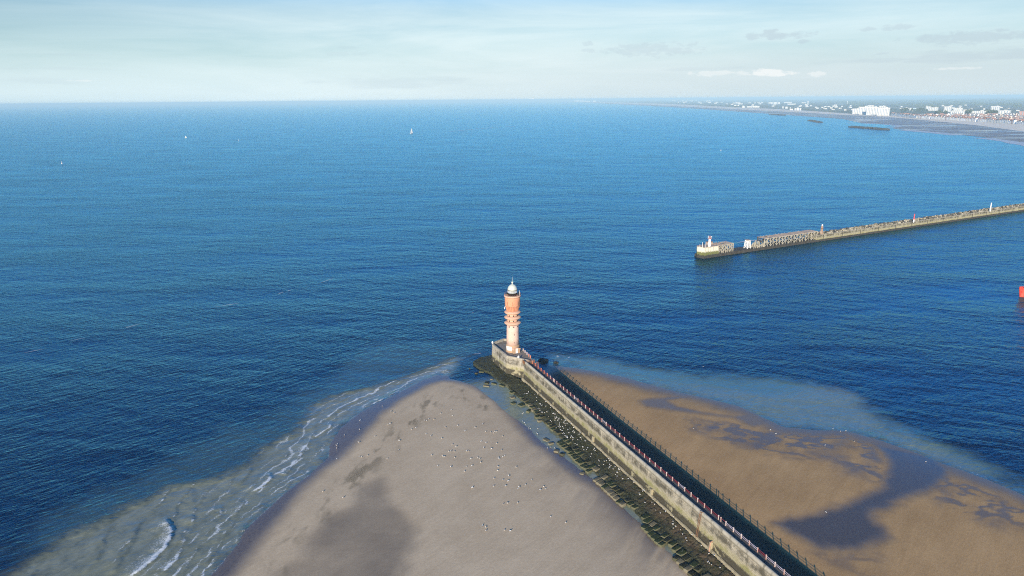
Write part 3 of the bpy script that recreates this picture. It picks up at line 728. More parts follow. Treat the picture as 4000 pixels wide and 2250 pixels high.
bm = bmesh.new(); lathe(bm, [(0.5, zl1 + 0.01), (1.0, zl1 + 0.3), (1.15, (zl1 + zl2) / 2), (1.0, zl2 - 0.35), (0.5, zl2 - 0.1)], 24); obj('lens', bm, m_lwhite, lh, True)
bm = bmesh.new()
for i in range(16):
    a = 2 * PI * i / 16; bar(bm, (2.03 * math.cos(a), 2.03 * math.sin(a), zl1), (2.03 * math.cos(a), 2.03 * math.sin(a), zl2 - 0.05), 0.04, 4)
obj('glazing_bars', bm, m_lwhite, lh)
bm = bmesh.new(); lathe(bm, [(2.2, zl2 - 0.05), (2.24, zl2), (2.2, zl2 + 0.14), (2.05, zl2 + 0.15)], 40); obj('gutter', bm, simple('gutter_bronze', (0.12, 0.10, 0.06), 0.6), lh, True)
zd1 = zt(192); hd = zd1 - zl2 - 0.15
bm = bmesh.new(); n = 64; prev = None
for k in range(9):
    th = PI / 2 * k / 8; r0 = 2.04 * math.cos(th) + 0.16 * (k == 8); z = zl2 + 0.152 + hd * math.sin(th) * (0.97 if k < 8 else 1)
    cur = [bm.verts.new((r0 * (1 + 0.035 * (1 - k / 8) * abs(math.cos(8 * 2 * PI * i / n))) * math.cos(2 * PI * i / n), r0 * (1 + 0.035 * (1 - k / 8) * abs(math.cos(8 * 2 * PI * i / n))) * math.sin(2 * PI * i / n), z)) for i in range(n)]
    if prev:
        for i in range(n): bm.faces.new((prev[i], prev[(i + 1) % n], cur[(i + 1) % n], cur[i]))
    prev = cur
bm.faces.new(prev); dome = obj('dome', bm, m_dome, lh, True)
zk = zt(172); bm = bmesh.new()
lathe(bm, [(0.34, zd1 - 0.1), (0.24, zd1 + 0.15), (0.2, zk - 0.45)] + [(max(0.001, 0.46 * math.sin(PI * k / 8)) if 0 < k < 8 else 0.14, zk - 0.46 * math.cos(PI * k / 8)) for k in range(1, 8)] + [(0.06, zk + 0.5), (0.05, zk + 0.9)], 20); obj('finial', bm, m_dome, lh, True)
bm = bmesh.new(); bar(bm, (0, 0, zk + 0.85), (0, 0, zt(104)), 0.045, 6, 0.03); obj('antenna', bm, m_lwhite, lh)
gr = []
bm = bmesh.new()
for i in range(24):
    a = 2 * PI * i / 24; bar(bm, (3.5 * math.cos(a), 3.5 * math.sin(a), zc + 0.05), (3.5 * math.cos(a), 3.5 * math.sin(a), zc + 1.05), 0.03, 4)
    a2 = 2 * PI * (i + 1) / 24
    for z in (0.55, 1.03): bar(bm, (3.5 * math.cos(a), 3.5 * math.sin(a), zc + z), (3.5 * math.cos(a2), 3.5 * math.sin(a2), zc + z), 0.022, 4)
obj('gallery_railing', bm, m_rust, lh)
bm = bmesh.new(); bar(bm, (3.1, -0.9, zc + 0.06), (3.1, -0.9, zt(268)), 0.09, 6, 0.06); obj('gallery_mast', bm, m_lwhite, lh)
bm = bmesh.new(); box(bm, (-3.42, -0.75, zt(488)), (0.28, 0.28, 0.8)); box(bm, (-3.2, -0.6, zt(470)), (0.5, 0.1, 0.12)); obj('side_lamp', bm, m_lwhite, lh)
for (a, dz, hh) in ((-0.35, 0.06, 0.9), (0.2, 0.06, 1.2), (2.6, 0.06, 0.8)):
    bm = bmesh.new(); box(bm, (2.75 * math.cos(a), 2.75 * math.sin(a), zc + dz + hh / 2), (0.4, 0.55, hh), a); box(bm, (2.75 * math.cos(a), 2.75 * math.sin(a), zc + dz + hh + 0.06), (0.5, 0.65, 0.1), a); obj('equipment_box', bm, m_black, lh)
# porch with arched roof facing the jetty
pa_ = math.radians(-63); pr_ = Vector((math.cos(pa_), math.sin(pa_)))
pw, pdp, ph = 3.3, 1.5, zt(985) - D0 + 0.55
def porch_pt(u, v, z): return (pr_.x * v - pr_.y * u, pr_.y * v + pr_.x * u, z)
bm = bmesh.new(); arch = [(-pw / 2, 0.0), (pw / 2, 0.0), (pw / 2, ph * 0.72)] + [(pw / 2 * math.cos(k * PI / 10), ph * 0.72 + ph * 0.28 * math.sin(k * PI / 10)) for k in range(1, 10)] + [(-pw / 2, ph * 0.72)]
fa = [bm.verts.new(porch_pt(u, 3.75, D0 + z)) for u, z in arch]; fb = [bm.verts.new(porch_pt(u, 2.2, D0 + z)) for u, z in arch]
for i in range(len(arch)):
    j = (i + 1) % len(arch); bm.faces.new((fa[i], fa[j], fb[j], fb[i]))
bm.faces.new(fa[::-1]); bm.faces.new(fb); bmesh.ops.recalc_face_normals(bm, faces=bm.faces[:]); obj('porch', bm, m_ochre, lh)
bm = bmesh.new(); arc2 = [((pw / 2 + 0.25) * math.cos(k * PI / 12), ph * 0.72 + (ph * 0.28 + 0.2) * math.sin(k * PI / 12)) for k in range(13)]; arc1 = [((pw / 2 + 0.02) * math.cos(k * PI / 12), ph * 0.72 + (ph * 0.28 + 0.02) * math.sin(k * PI / 12)) for k in range(13)]
L4 = [[bm.verts.new(porch_pt(u, v, D0 + z)) for u, z in A] for A, v in ((arc1, 4.0), (arc2, 4.0), (arc2, 2.3), (arc1, 2.3))]
for k in range(12):
    for A, B in ((0, 1), (1, 2), (2, 3), (3, 0)): bm.faces.new((L4[A][k], L4[A][k + 1], L4[B][k + 1], L4[B][k]))
bm.faces.new([L4[i][0] for i in range(4)]); bm.faces.new([L4[i][12] for i in range(4)][::-1]); bmesh.ops.recalc_face_normals(bm, faces=bm.faces[:]); obj('porch_roof', bm, m_ring, lh)
bm = bmesh.new()
cs = [porch_pt(u, v, z) for z in (D0 + 0.05, D0 + 2.3) for v in (3.75, 3.83) for u in (-0.5, 0.5)]
vv = [bm.verts.new(c_) for c_ in cs]
for q in ((0, 1, 5, 4), (2, 3, 7, 6), (0, 2, 6, 4), (1, 3, 7, 5), (4, 5, 7, 6), (0, 1, 3, 2)): bm.faces.new([vv[i] for i in q])
bmesh.ops.recalc_face_normals(bm, faces=bm.faces[:]); dr = obj('door', bm, m_lwhite, lh)
bm = bmesh.new(); c_ = porch_pt(-0.08, 3.86, D0 + 1.55); box(bm, c_, (0.34, 0.05, 0.34), pa_ + PI / 2); obj('door_window', bm, m_dark, dr)
bm = bmesh.new(); c_ = porch_pt(0.36, 3.88, D0 + 1.1); box(bm, c_, (0.08, 0.08, 0.18), pa_ + PI / 2); obj('handle', bm, m_black, dr)
# white painted panel on the base drum
bm = bmesh.new(); za, zb_ = zt(1008), zt(953); A0, A1 = math.radians(206), math.radians(262)
pan = [[bm.verts.new(((r) * math.cos(A0 + (A1 - A0) * k / 10), r * math.sin(A0 + (A1 - A0) * k / 10), z)) for k in range(11)] for r, z in ((3.14, za), (3.14, zb_), (3.0, zb_), (3.0, za))]
for A, B in ((0, 1), (1, 2), (2, 3), (3, 0)):
    for k in range(10): bm.faces.new((pan[A][k], pan[A][k + 1], pan[B][k + 1], pan[B][k]))
bmesh.ops.recalc_face_normals(bm, faces=bm.faces[:]); obj('painted_panel', bm, m_lwhite, lh, True)
for cy, rr_, w_, h_ in ((805, 2.745, 0.16, 0.9), (905, 2.83, 0.14, 0.6)):
    a = math.radians(-75); bm = bmesh.new(); box(bm, (rr_ * math.cos(a), rr_ * math.sin(a), zt(cy)), (0.06, w_, h_), a); obj('slit_window', bm, m_dark, lh)

# ================================================================== STONE APRON AND BLOCKS
m_apron, t, b = new_mat('weedy_stone')
pos = t.n('ShaderNodeNewGeometry').outputs['Position']; nz = t.n('ShaderNodeSeparateXYZ'); t.l(t.n('ShaderNodeNewGeometry').outputs['Normal'], nz.inputs[0])
n1 = t.noise(pos, 0.35, 6, 0.65); n2 = t.noise(pos, 2.5, 5, 0.65); n3 = t.noise(pos, 11.0, 3, 0.6)
c = t.ramp(t.math('ADD', t.math('MULTIPLY', n2, 0.6), t.math('MULTIPLY', n3, 0.4)), [(0.34, (0.008, 0.008, 0.005)), (0.52, (0.038, 0.040, 0.018)), (0.68, (0.19, 0.19, 0.08))])
aE, aB = t.attr('edge'), t.attr('brown')
c = t.mix(t.math('MULTIPLY', aB, t.smooth(n1, 0.35, 0.6)), c, t.ramp(n2, [(0.3, (0.06, 0.042, 0.022)), (0.7, (0.15, 0.108, 0.062))]))
c = t.mix(t.math('MULTIPLY', aE, t.smooth(n2, 0.30, 0.52)), c, t.ramp(n3, [(0.3, (0.12, 0.115, 0.06)), (0.7, (0.22, 0.205, 0.12))]))
t.l(c, b.inputs['Base Color']); b.inputs['Roughness'].default_value = 0.72; b.inputs['Specular IOR Level'].default_value = 0.3
t.l(t.bump(t.math('ADD', n2, t.math('MULTIPLY', n3, 0.5)), 0.9, 0.18), b.inputs['Normal'])
tip_edge = crop(*cA, [(495, 250), (430, 262), (350, 285), (285, 325), (288, 362), (345, 402), (395, 430), (480, 462), (525, 505), (570, 550), (640, 588), (700, 640), (745, 690)], 0.4)
AP = tip_edge + [J(s, -11.0 + 0.25 * math.sin(s * 1.3)) for s in range(14, 192, 6)] + [J(192, -3.0), J(2, -3.0), (-2.0, 291.0), (-8.8, 305.5), (-9.2, 309)]
ax = np.arange(-24, 95, 0.3); ay = np.arange(100, 316, 0.3)
AX, AY = np.meshgrid(ax, ay)
near = inside(AX, AY, [J(-40, -22), J(195, -14), J(195, -1.5), J(-40, 6)])
AS = np.full(AX.shape, -9.0); AS[near] = sdf(AX[near], AY[near], AP)
S_, N_ = JINV(AX, AY)
# slab joints: courses run down the slope, slightly skewed
sk = S_ + 0.35 * N_ + 0.5 * fbm(AX, AY, 6, 130)
cell = np.floor(sk / 2.1); fr = np.abs(sk / 2.1 - cell - 0.5) * 2
rowb = N_ + 0.4 * vnoise(cell * 3.7, N_ * 0, 1.0, 131); rc = np.floor(rowb / 2.6); fr2 = np.abs(rowb / 2.6 - rc - 0.5) * 2
tilt = vnoise(cell * 5.1, rc * 3.3, 1.0, 133)
joint = np.maximum(sstep(0.86, 1.0, fr), sstep(0.9, 1.0, fr2))
prof = 0.22 + 0.95 * sstep(0, 9.5, np.clip(-3.0 - N_ + 0, -1, 20) * -1 + 9.0) 
z0 = np.where(S_ > 4, 0.30 + (1.15 - 0.30) * np.clip((N_ + 11) / 8.0, 0, 1), 0.75 + 0.3 * fbm(AX, AY, 4, 140))
AZ = z0 + 0.10 * tilt - 0.24 * joint + 0.24 * fbm(AX, AY, 1.9, 134) + 0.16 * fbm(AX, AY, 0.8, 137)
AZ = np.where(AS < 0.35, np.minimum(AZ, AZ * 0.6), AZ); AZ = np.where(AS < 0, -0.7, AZ)
edge = np.clip(np.exp(-np.clip(AS, 0, 9) / 0.9) * 0.9 + 0.25 * sstep(0.3, 0.9, vnoise(cell * 2.1, rc * 7, 1.0, 150)), 0, 1) * (S_ > -3)
edge = edge * sstep(-0.3, 0.5, fbm(AX, AY, 5, 155)) * 1.0
brown = sstep(60, 120, S_) * sstep(-8.5, -6, N_)
apron = grid_mesh('stone_apron', ax, ay, AZ, AS > -0.45, {'edge': edge, 'brown': brown}, m_apron)
tag(apron, 'dark weed covered stone apron sloping down from the foot of the jetty wall', 'stone apron')

def block_mesh(seed, sx, sy, sz):
    r = random.Random(seed); bm = bmesh.new(); bmesh.ops.create_cube(bm, size=1.0)
    for v in bm.verts: v.co = Vector((v.co.x * sx * r.uniform(0.86, 1.06), v.co.y * sy * r.uniform(0.86, 1.06), v.co.z * sz * r.uniform(0.85, 1.1)))
    bmesh.ops.bevel(bm, geom=bm.edges[:], offset=min(sx, sy, sz) * 0.2, segments=2, affect='EDGES', profile=0.6)
    bmesh.ops.subdivide_edges(bm, edges=bm.edges[:], cuts=1)
    for v in bm.verts:
        k = mnoise.noise(v.co * 1.7 + Vector((seed * 3.1, 0, 0))); v.co += v.co.normalized() * k * 0.09
    me = bpy.data.meshes.new('stone_block'); bm.to_mesh(me); bm.free()
    for p in me.polygons: p.use_smooth = True
    return me
def block_mat(name, top, side):
    m, t, b = new_mat(name)
    g = t.n('ShaderNodeNewGeometry'); pos = g.outputs['Position']; nz = t.n('ShaderNodeSeparateXYZ'); t.l(g.outputs['Normal'], nz.inputs[0])
    n2 = t.noise(pos, 1.6, 5, 0.65); n3 = t.noise(pos, 8.0, 4, 0.65)
    tp = t.ramp(n3, [(0.3, tuple(v * 0.45 for v in top)), (0.7, tuple(v * 1.5 for v in top))]); sd = t.ramp(n3, [(0.3, tuple(v * 0.65 for v in side)), (0.7, tuple(v * 1.2 for v in side))])
    f = t.smooth(t.math('ADD', nz.outputs[2], t.math('MULTIPLY', t.math('SUBTRACT', n2, 0.5), 1.3)), 0.62, 0.92)
    t.l(t.mix(f, sd, tp), b.inputs['Base Color']); b.inputs['Roughness'].default_value = 0.8; b.inputs['Specular IOR Level'].default_value = 0.25
    t.l(t.bump(t.math('ADD', n3, n2), 0.8, 0.12), b.inputs['Normal']); return m
bmats = {'green': block_mat('mossy_block', (0.022, 0.034, 0.010), (0.135, 0.13, 0.072)), 'tan': block_mat('bare_block', (0.13, 0.115, 0.07), (0.215, 0.19, 0.125)), 'dark': block_mat('weedy_block', (0.016, 0.019, 0.009), (0.085, 0.08, 0.042))}
blib = {}
for kname, m in bmats.items():
    blib[kname] = []
    for i in range(6):
        me = block_mesh(i + len(kname) * 10, 1.55, 2.3, 0.95); me.materials.append(m); blib[kname].append(me)
def add_block(s, n, z, kind, label, group, rot=0.0, sc=(1, 1, 1), tilt=0.0):
    o = link('stone_block', random.choice(blib[kind])); o.location = (*J(s, n), z); o.rotation_euler = (random.uniform(-.08, .08) + tilt, random.uniform(-.08, .08), JROT + rot + random.uniform(-.1, .1)); o.scale = (sc[0] * random.uniform(.82, 1.15), sc[1] * random.uniform(.8, 1.15), sc[2] * random.uniform(.85, 1.2))
    tag(o, label, 'stone block', group); return o
# outer row beyond the crack, in sections
for a, b_, kk in ((57.0, 61, 'green'), (62.5, 80, 'green'), (84, 87, 'tan'), (87.2, 101, 'tan'), (112, 122, 'green'), (127, 150, 'dark'), (153, 172, 'green')):
    s = a
    while s < b_:
        kd = kk if random.random() < 0.72 else random.choice(['green', 'tan', 'dark'])
        add_block(s, -12.45 + random.uniform(-.15, .15), 0.32 + random.uniform(-.08, .08), kd, {'green': 'mossy green topped stone block in the outer row at the foot of the apron', 'tan': 'bare tan stone block in the outer row at the foot of the apron', 'dark': 'dark weedy stone block in the outer row at the foot of the apron'}[kd], f'{kd} blocks in the outer row', 0.32)
        s += random.uniform(1.62, 1.85)
s = 16.0
while s < 175:      # inner row along the edge of the apron
    kd = random.choice(['green', 'dark', 'green', 'tan', 'dark'])
    add_block(s, -10.0 + 0.25 * math.sin(s * 1.3), 0.36 + random.uniform(-.06, .07), kd, {'green': 'mossy stone block along the lower edge of the stone apron', 'tan': 'bare tan stone block along the lower edge of the stone apron', 'dark': 'dark weedy stone block along the lower edge of the stone apron'}[kd], f'{kd} blocks along the apron edge', 0.3)
    s += random.uniform(1.7, 2.2) if random.random() < .7 else random.uniform(3, 6)
def loose(px, py, kind, label, size=(1, 1, 1), rot=0.0, z=0.15, tilt=0.0):
    x, y = P(px, py, 0.2); s, n = JINV(np.array(x), np.array(y)); return add_block(float(s), float(n), z, kind, label, None, rot, size, tilt)
cc = lambda x, y: (2000 + x / 3.622, 1600 + y / 3.622)
cT = lambda x, y: (1750 + x / 2.899, 1300 + y / 2.899)
for (px, py), kd, lb, sz, rt in (
    (cc(232, 25), 'green', 'green block standing alone in the pool, nearest the upper end', (0.9, 1, 1), 0.7),
    (cc(358, 108), 'green', 'mossy block in the pool beside a smaller bare slab', (1, 0.8, 1.1), 0.2),
    (cc(388, 160), 'tan', 'small bare slab in the pool just below a mossy block', (0.7, 0.7, 0.7), 0.2),
    (cc(485, 425), 'tan', 'broad flat sandy slab lying at the edge of the pool', (1.6, 0.8, 0.5), 0.5),
    (cc(553, 478), 'tan', 'small tan block beside the broad flat slab in the pool', (0.7, 0.9, 0.7), 0.1),
    (cc(630, 590), 'tan', 'pointed tan rock at the edge of the sand with a bright face', (1.0, 0.7, 1.0), 0.9),
    (cc(710, 630), 'dark', 'dark low rock between the pointed tan rock and the block row', (1.2, 0.7, 0.7), 0.4),
    (cc(990, 905), 'tan', 'tan wedge rock alone on the wet sand beside the block row', (1.1, 0.7, 0.9), 0.8),
    (cT(740, 800), 'green', 'mossy slab in the pool below the lighthouse, left of a bigger block', (1.1, 0.8, 0.9), 0.3),
    (cT(830, 820), 'green', 'big mossy block at the apron edge above the pool', (1.6, 1.1, 1.1), 0.3),
    (cT(725, 680), 'green', 'dark green block jutting from the apron into the pool', (1.3, 1.0, 1.1), 0.2),
    (cT(730, 735), 'tan', 'low tan block jutting from the apron beside a green one', (1.2, 0.8, 0.9), 0.2),
    (cT(440, 570), 'dark', 'dark slab standing in the shallow water off the apron corner', (1.4, 0.9, 1.0), 0.9),
    (cT(435, 602), 'tan', 'thin pale slab awash in the shallow water off the apron corner', (1.6, 0.4, 0.5), 0.9),
    (cT(520, 575), 'green', 'green edged slab at the apron corner by the pool', (1.7, 0.6, 0.8), 0.9),
    (cT(610, 600), 'green', 'long green slab tilted against the apron below the platform', (2.0, 0.6, 0.8), 0.4),
    (cT(380, 440), 'green', 'green edged slab at the tip of the dark rocks left of the platform', (1.5, 0.6, 0.8), 1.2),
    (cT(495, 525), 'tan', 'small pale slab in the water under the dark rocks', (0.8, 0.4, 0.4), 1.0),
    (cT(320, 458), 'dark', 'small dark rock alone in the water below the rock tip', (0.7, 0.5, 0.6), 0.4),
    (cT(245, 405), 'dark', 'tiny dark rock alone in the water left of the rock tip', (0.4, 0.3, 0.5), 0.4)):
    loose(px, py, kd, lb, sz, rt)
# dark rocks at the shadowed foot of the far side of the jetty
m_rock = simple('dark_rock', (0.035, 0.035, 0.03), 0.8, 0.5, 0.8, 0.15)
def rock(x, y, r, h, label, group=None, seed=0):
    bm = bmesh.new(); bmesh.ops.create_icosphere(bm, subdivisions=3, radius=1.0)
    for v in bm.verts:
        p = v.co.copy(); k = 1 + 0.35 * mnoise.noise(p * 1.4 + Vector((seed * 7.7, 1, 2))) + 0.14 * mnoise.noise(p * 3.6 + Vector((seed, 5, 2))); v.co = Vector((p.x * r * k, p.y * r * 0.7 * k, p.z * h * k))
    o = tag(obj('rock', bm, m_rock), label, 'rock', group); o.location = (x, y, 0.1); o.rotation_euler = (0, 0, seed * 1.3); return o
for i, (a, b_, r, h) in enumerate(((1090, 320, 2.6, 1.1), (1225, 335, 1.3, 0.7), (1060, 305, 2.0, 1.0))):
    x, y = P(1750 + a / 2.899, 1300 + b_ / 2.899, 0.3); rock(x, y, r, h, ('large dark rock in shallow water right of the lighthouse platform', 'small dark rock standing apart in the shallows right of the platform', 'dark rock close under the far side of the platform')[i], None, i + 1)
for i, s_ in enumerate((22, 31, 39, 48, 60, 66, 78, 95)):
    rock(*J(s_, 4.3 + (i % 3)), 1.8 + (i % 2), 0.7, 'dark rock in the shade at the far foot of the jetty', 'dark rocks in the jetty shade', i + 5)

# ================================================================== GULLS
m_gw = simple('gull_white', (0.80, 0.80, 0.78), 0.7, 0.08, 8.0); m_gg = simple('gull_grey', (0.42, 0.44, 0.47), 0.7, 0.1, 8.0); m_gy = simple('gull_yellow', (0.65, 0.38, 0.05), 0.6, 0.1, 8.0); m_gk = simple('gull_black', (0.03, 0.03, 0.03), 0.7, 0.1, 8.0)
def gull_mesh(nm, head=0.0, folded=True):
    bm = bmesh.new()
    prof = [(-0.34, 0.30, 0.012, 3), (-0.27, 0.30, 0.035, 3), (-0.16, 0.29, 0.075, 1), (-0.02, 0.28, 0.115, 1), (0.10, 0.29, 0.115, 0), (0.17, 0.34, 0.07, 0), (0.205, 0.40, 0.058, 0), (0.235, 0.445, 0.062, 0), (0.275, 0.45, 0.042, 0), (0.30, 0.445, 0.018, 2), (0.36, 0.432, 0.005, 2)]
    rings = []; n = 8
    for x, z, r, mi in prof: rings.append([bm.verts.new((x, math.cos(2 * PI * i / n) * r * 1.05, z + math.sin(2 * PI * i / n) * r)) for i in range(n)])
    for (A, B, pr) in zip(rings, rings[1:], prof):
        for i in range(n):
            f = bm.faces.new((A[i], B[i], B[(i + 1) % n], A[(i + 1) % n])); f.material_index = pr[3] if pr[3] != 1 else (1 if i in (0, 1, 2, 3) else 0)
    bm.faces.new(rings[0]); bm.faces.new(rings[-1][::-1])
    for y in (-0.04, 0.04):
        k = len(bm.faces); bar(bm, (0.0, y, 0.0), (-0.01, y, 0.2), 0.012, 4)
        bm.faces.ensure_lookup_table()
        for f in bm.faces[k:]: f.material_index = 2
    if not folded:
        for sg in (-1, 1):
            w = [bm.verts.new(p) for p in ((0.1, sg * 0.08, 0.33), (0.14, sg * 0.4, 0.42), (-0.02, sg * 0.72, 0.36), (-0.1, sg * 0.4, 0.40), (-0.1, sg * 0.08, 0.32))]
            f = bm.faces.new(w if sg > 0 else w[::-1]); f.material_index = 1
    bmesh.ops.scale(bm, vec=(1.08, 1.08, 1.08), verts=bm.verts[:])
    bmesh.ops.recalc_face_normals(bm, faces=bm.faces[:])
    me = bpy.data.meshes.new(nm); bm.to_mesh(me); bm.free()
    for m in (m_gw, m_gg, m_gy, m_gk): me.materials.append(m)
    for p in me.polygons: p.use_smooth = True
    return me
gm = [gull_mesh('gull'), gull_mesh('gull_spread', folded=False)]
def ground_z(x, y):
    i = int(np.clip(np.searchsorted(xs, x), 0, len(xs) - 1)); j = int(np.clip(np.searchsorted(ys, y), 0, len(ys) - 1)); return float(zl[j, i])
def apron_z(x, y):
    i = int(np.clip((x - ax[0]) / 0.3, 0, len(ax) - 1)); j = int(np.clip((y - ay[0]) / 0.3, 0, len(ay) - 1)); return float(AZ[j, i])
def gull(x, y, z, label, group, me=None):
    o = link('gull', me or gm[0]); o.location = (x, y, z); o.rotation_euler = (0, 0, random.uniform(-2.6, -0.4) if random.random() < .6 else random.uniform(0, 6.28)); sc = random.uniform(0.8, 1.05); o.scale = (sc, sc, sc)
    return tag(o, label, 'gull', group)
cnt = 0
while cnt < 164:
    s_ = random.choice([random.gauss(36, 14), random.gauss(52, 11), random.gauss(60, 22), random.uniform(70, 135)]); n_ = random.uniform(-9.3, -3.3) if s_ < 78 else random.uniform(-6.5, -3.2)
    if s_ < 8 or s_ > 140: continue
    x, y = J(s_, n_); gull(x, y, apron_z(x, y) + 0.02, 'white gull standing on the dark weedy stones below the jetty wall', 'gulls on the stone apron'); cnt += 1
gl1 = [(1270, 478), (1360, 540), (1390, 555), (1045, 622), (1040, 717), (888, 770), (815, 860), (810, 872), (812, 900), (815, 1010), (1198, 790), (1035, 848), (1330, 672), (1350, 665), (1037, 997), (1062, 997), (1120, 982), (1430, 937), (1322, 1018), (1442, 838), (1565, 724), (1607, 707), (1700, 635), (1716, 637), (1736, 622), (1790, 622), (1855, 562), (1962, 528), (1974, 585), (1710, 771), (1760, 793), (1868, 815), (2102, 740), (2205, 702), (2280, 670), (2312, 745), (2363, 748), (2388, 758), (2402, 740), (2418, 740), (2482, 788), (2316, 860), (2420, 862), (2262, 845), (1905, 702), (2027, 686), (1940, 947), (1962, 947), (1995, 948), (2122, 944), (2143, 945), (2014, 898), (1975, 877), (2293, 911), (2367, 918), (2470, 931), (2480, 1000), (2498, 990), (2440, 1010), (2447, 1022), (2253, 1023), (2232, 1008), (2260, 1057), (2160, 1022), (1997, 1010), (1880, 996), (1893, 1001), (1768, 985), (1824, 1095), (1961, 1105), (2115, 1104), (2174, 1093), (2098, 1150), (2430, 1140), (2434, 1098), (2396, 1217), (2485, 1233), (2532, 1247), (2545, 1195), (2388, 1298), (2512, 1295), (2172, 1313), (672, 1344), (877, 1412)]
for a, b_ in gl1:
    x, y = P(1000 + a / 2.576, 1400 + (b_ + 4) / 2.576, 0.4); gull(x, y, ground_z(x, y) + 0.01, 'white gull standing on the open grey sand of the spit', 'gulls on the sand spit')
for a, b_ in [(1115, 418), (1060, 462), (1003, 483), (990, 497), (1225, 475), (1240, 497), (1196, 507), (856, 640), (893, 631), (988, 628), (1286, 757), (1430, 808), (665, 843), (698, 852), (699, 885), (868, 879), (918, 887), (878, 473), (765, 476), (570, 491), (975, 300), (898, 428), (853, 417), (773, 403)]:
    x, y = P(1600 + a / 2.342, 1700 + (b_ + 4) / 2.342, 0.5); gull(x, y, ground_z(x, y) + 0.01, 'white gull standing on the lower sand left of the jetty blocks', 'gulls on the lower sand')
for a, b_ in [(145, 62), (160, 50), (150, 165), (172, 190), (195, 210), (240, 265), (255, 245), (262, 270), (365, 272), (352, 335), (368, 360), (358, 345), (514, 490), (548, 532), (502, 552), (607, 545)]:
    x, y = P(*cc(a, b_), 0.1); gull(x, y, max(ground_z(x, y), -0.08), 'white gull wading in the pool beside the stone blocks', 'gulls in the pool')
for a, b_ in ((1610, 862), (1652, 850), (1572, 848)):
    pass
for (px, py), lb in zip([(2708, 1680), (2300, 1534), (3010, 1683), (3030, 1697), (3222, 1744), (3254, 1673), (3283, 1685), (3304, 1682), (3336, 1727), (3616, 1804), (3227, 2008)],
    ['white gull alone on the wet sand just right of the jetty shadow', 'white gull in the deep shadow of the jetty', 'white gull at the rim of the lagoon, upper one of a pair', 'white gull at the rim of the lagoon, lower one of a pair', 'white gull on the mottled wet sand right of the jetty', 'leftmost of three white gulls at the right-hand waterline', 'middle of three white gulls at the right-hand waterline', 'rightmost of three white gulls at the right-hand waterline', 'white gull alone below the three gulls at the waterline', 'white gull by a sandy patch near the channel mouth', 'white gull on the edge of the dark wet channel']):
    x, y = P(px, py, 0.3); gull(x, y, max(ground_z(x, y), 0.0) + 0.01, lb, None)
for (px, py), lb in (((2747, 1432), 'gull resting on the deep blue water right of the lighthouse'), ((1848, 1222), 'gull on the sea left of the lighthouse, the upper one'), ((1839, 1287), 'gull on the sea left of the lighthouse, the lower one')):
    x, y = P(px, py, 0); gull(x, y, -0.25, lb, None, gm[1])
x, y = J(51, -1.5); gull(x, y, 8.82, 'white gull perched on top of the jetty parapet', None)

# ================================================================== FAR PIER
c4p = (2680, 850, 3.578); c5p = (3300, 760, 3.68)
w0 = Vector(P(2680 + 235 / 3.578, 850 + 572 / 3.578)); w1v = Vector(P(2680 + 2200 / 3.578, 850 + 278 / 3.578)); w2 = Vector(P(3300 + 2576 / 3.68, 760 + 235 / 3.68))
FROT = math.atan2((w2 - w0).y, (w2 - w0).x)
FD = Vector((math.cos(FROT), math.sin(FROT))); FN = Vector((-FD.y, FD.x))
def fs(px, py, z=0): return (Vector(P(px, py, z)) - w0).dot(FD)
def c4s(a, b_, z=0): return fs(2680 + a / 3.578, 850 + b_ / 3.578, z)
FL = (w2 - w0).length
m_pw = wall_material('far_pier_concrete', 0.4, (0.42, 0.385, 0.27), -0.8)
m_pwhite, t, b = new_mat('limewashed_concrete')
tc = t.n('ShaderNodeTexCoord').outputs['Object']; sp = t.n('ShaderNodeSeparateXYZ'); t.l(tc, sp.inputs[0]); n1 = t.noise(tc, 0.5, 5, 0.6); n2 = t.noise(t.mapv(tc, 0, (1, 1, .2)), 1.2, 5, .6)
zz_ = t.math('ADD', sp.outputs[2], t.math('MULTIPLY', t.math('SUBTRACT', n2, 0.5), 3.5))
c = t.mix(t.smooth(n2, 0.5, 0.75), (0.74, 0.70, 0.55), (0.5, 0.46, 0.32))
c = t.mix(t.smooth(zz_, 5.2, 4.2), c, (0.16, 0.165, 0.045)); c = t.mix(t.smooth(zz_, 2.9, 2.0), c, (0.045, 0.04, 0.03))
t.l(c, b.inputs['Base Color']); b.inputs['Roughness'].default_value = 0.85
m_timber = simple('bleached_timber', (0.44, 0.40, 0.31), 0.9, 0.35, 0.8, 0.03, dirt=(0.13, 0.12, 0.07))
m_shade_timber = simple('shaded_timber', (0.07, 0.06, 0.048), 0.9, 0.35, 0.8)  # dark brown paints the shade inside the trestles onto back frames and braces
m_sill = simple('black_pier_sill', (0.055, 0.048, 0.038), 0.85, 0.4, 0.5, 0.15)
sE = c4s(1800, 340)         # solid pier starts
pier = tag(empty('far_pier', (w0.x, w0.y, 0), FROT), 'long concrete pier with rubble crest running off to the right across the harbour mouth', 'pier')
fst = list(np.arange(sE, FL + 190, 6.0))
bm = bmesh.new(); extrude_profile(bm, [(-0.4, -1.5), (0.1, 1.6), (0.25, 5.0), (3.2, 5.05), (3.3, 4.0), (7.5, 2.0), (9, -1.5)], fst); obj('wall', bm, m_pw, pier)
bm = bmesh.new(); extrude_profile(bm, [(-0.15, 5.055), (-0.15, 5.35), (0.75, 5.37), (0.8, 5.056)], fst, 0.03); obj('coping', bm, m_conc, pier)
bm = bmesh.new(); extrude_profile(bm, [(-1.0, -1.5), (-0.6, 1.0), (-0.2, 1.45), (0.12, 1.46), (-0.2, -1.5)], fst, 0.12); obj('weed_band', bm, m_sill, pier)
for s_ in np.arange(sE + 10, FL + 180, 24.0):
    bm = bmesh.new(); box(bm, (s_, 0.06, 3.2), (0.45, 0.25, 3.3)); obj('fender', bm, m_sill, pier)
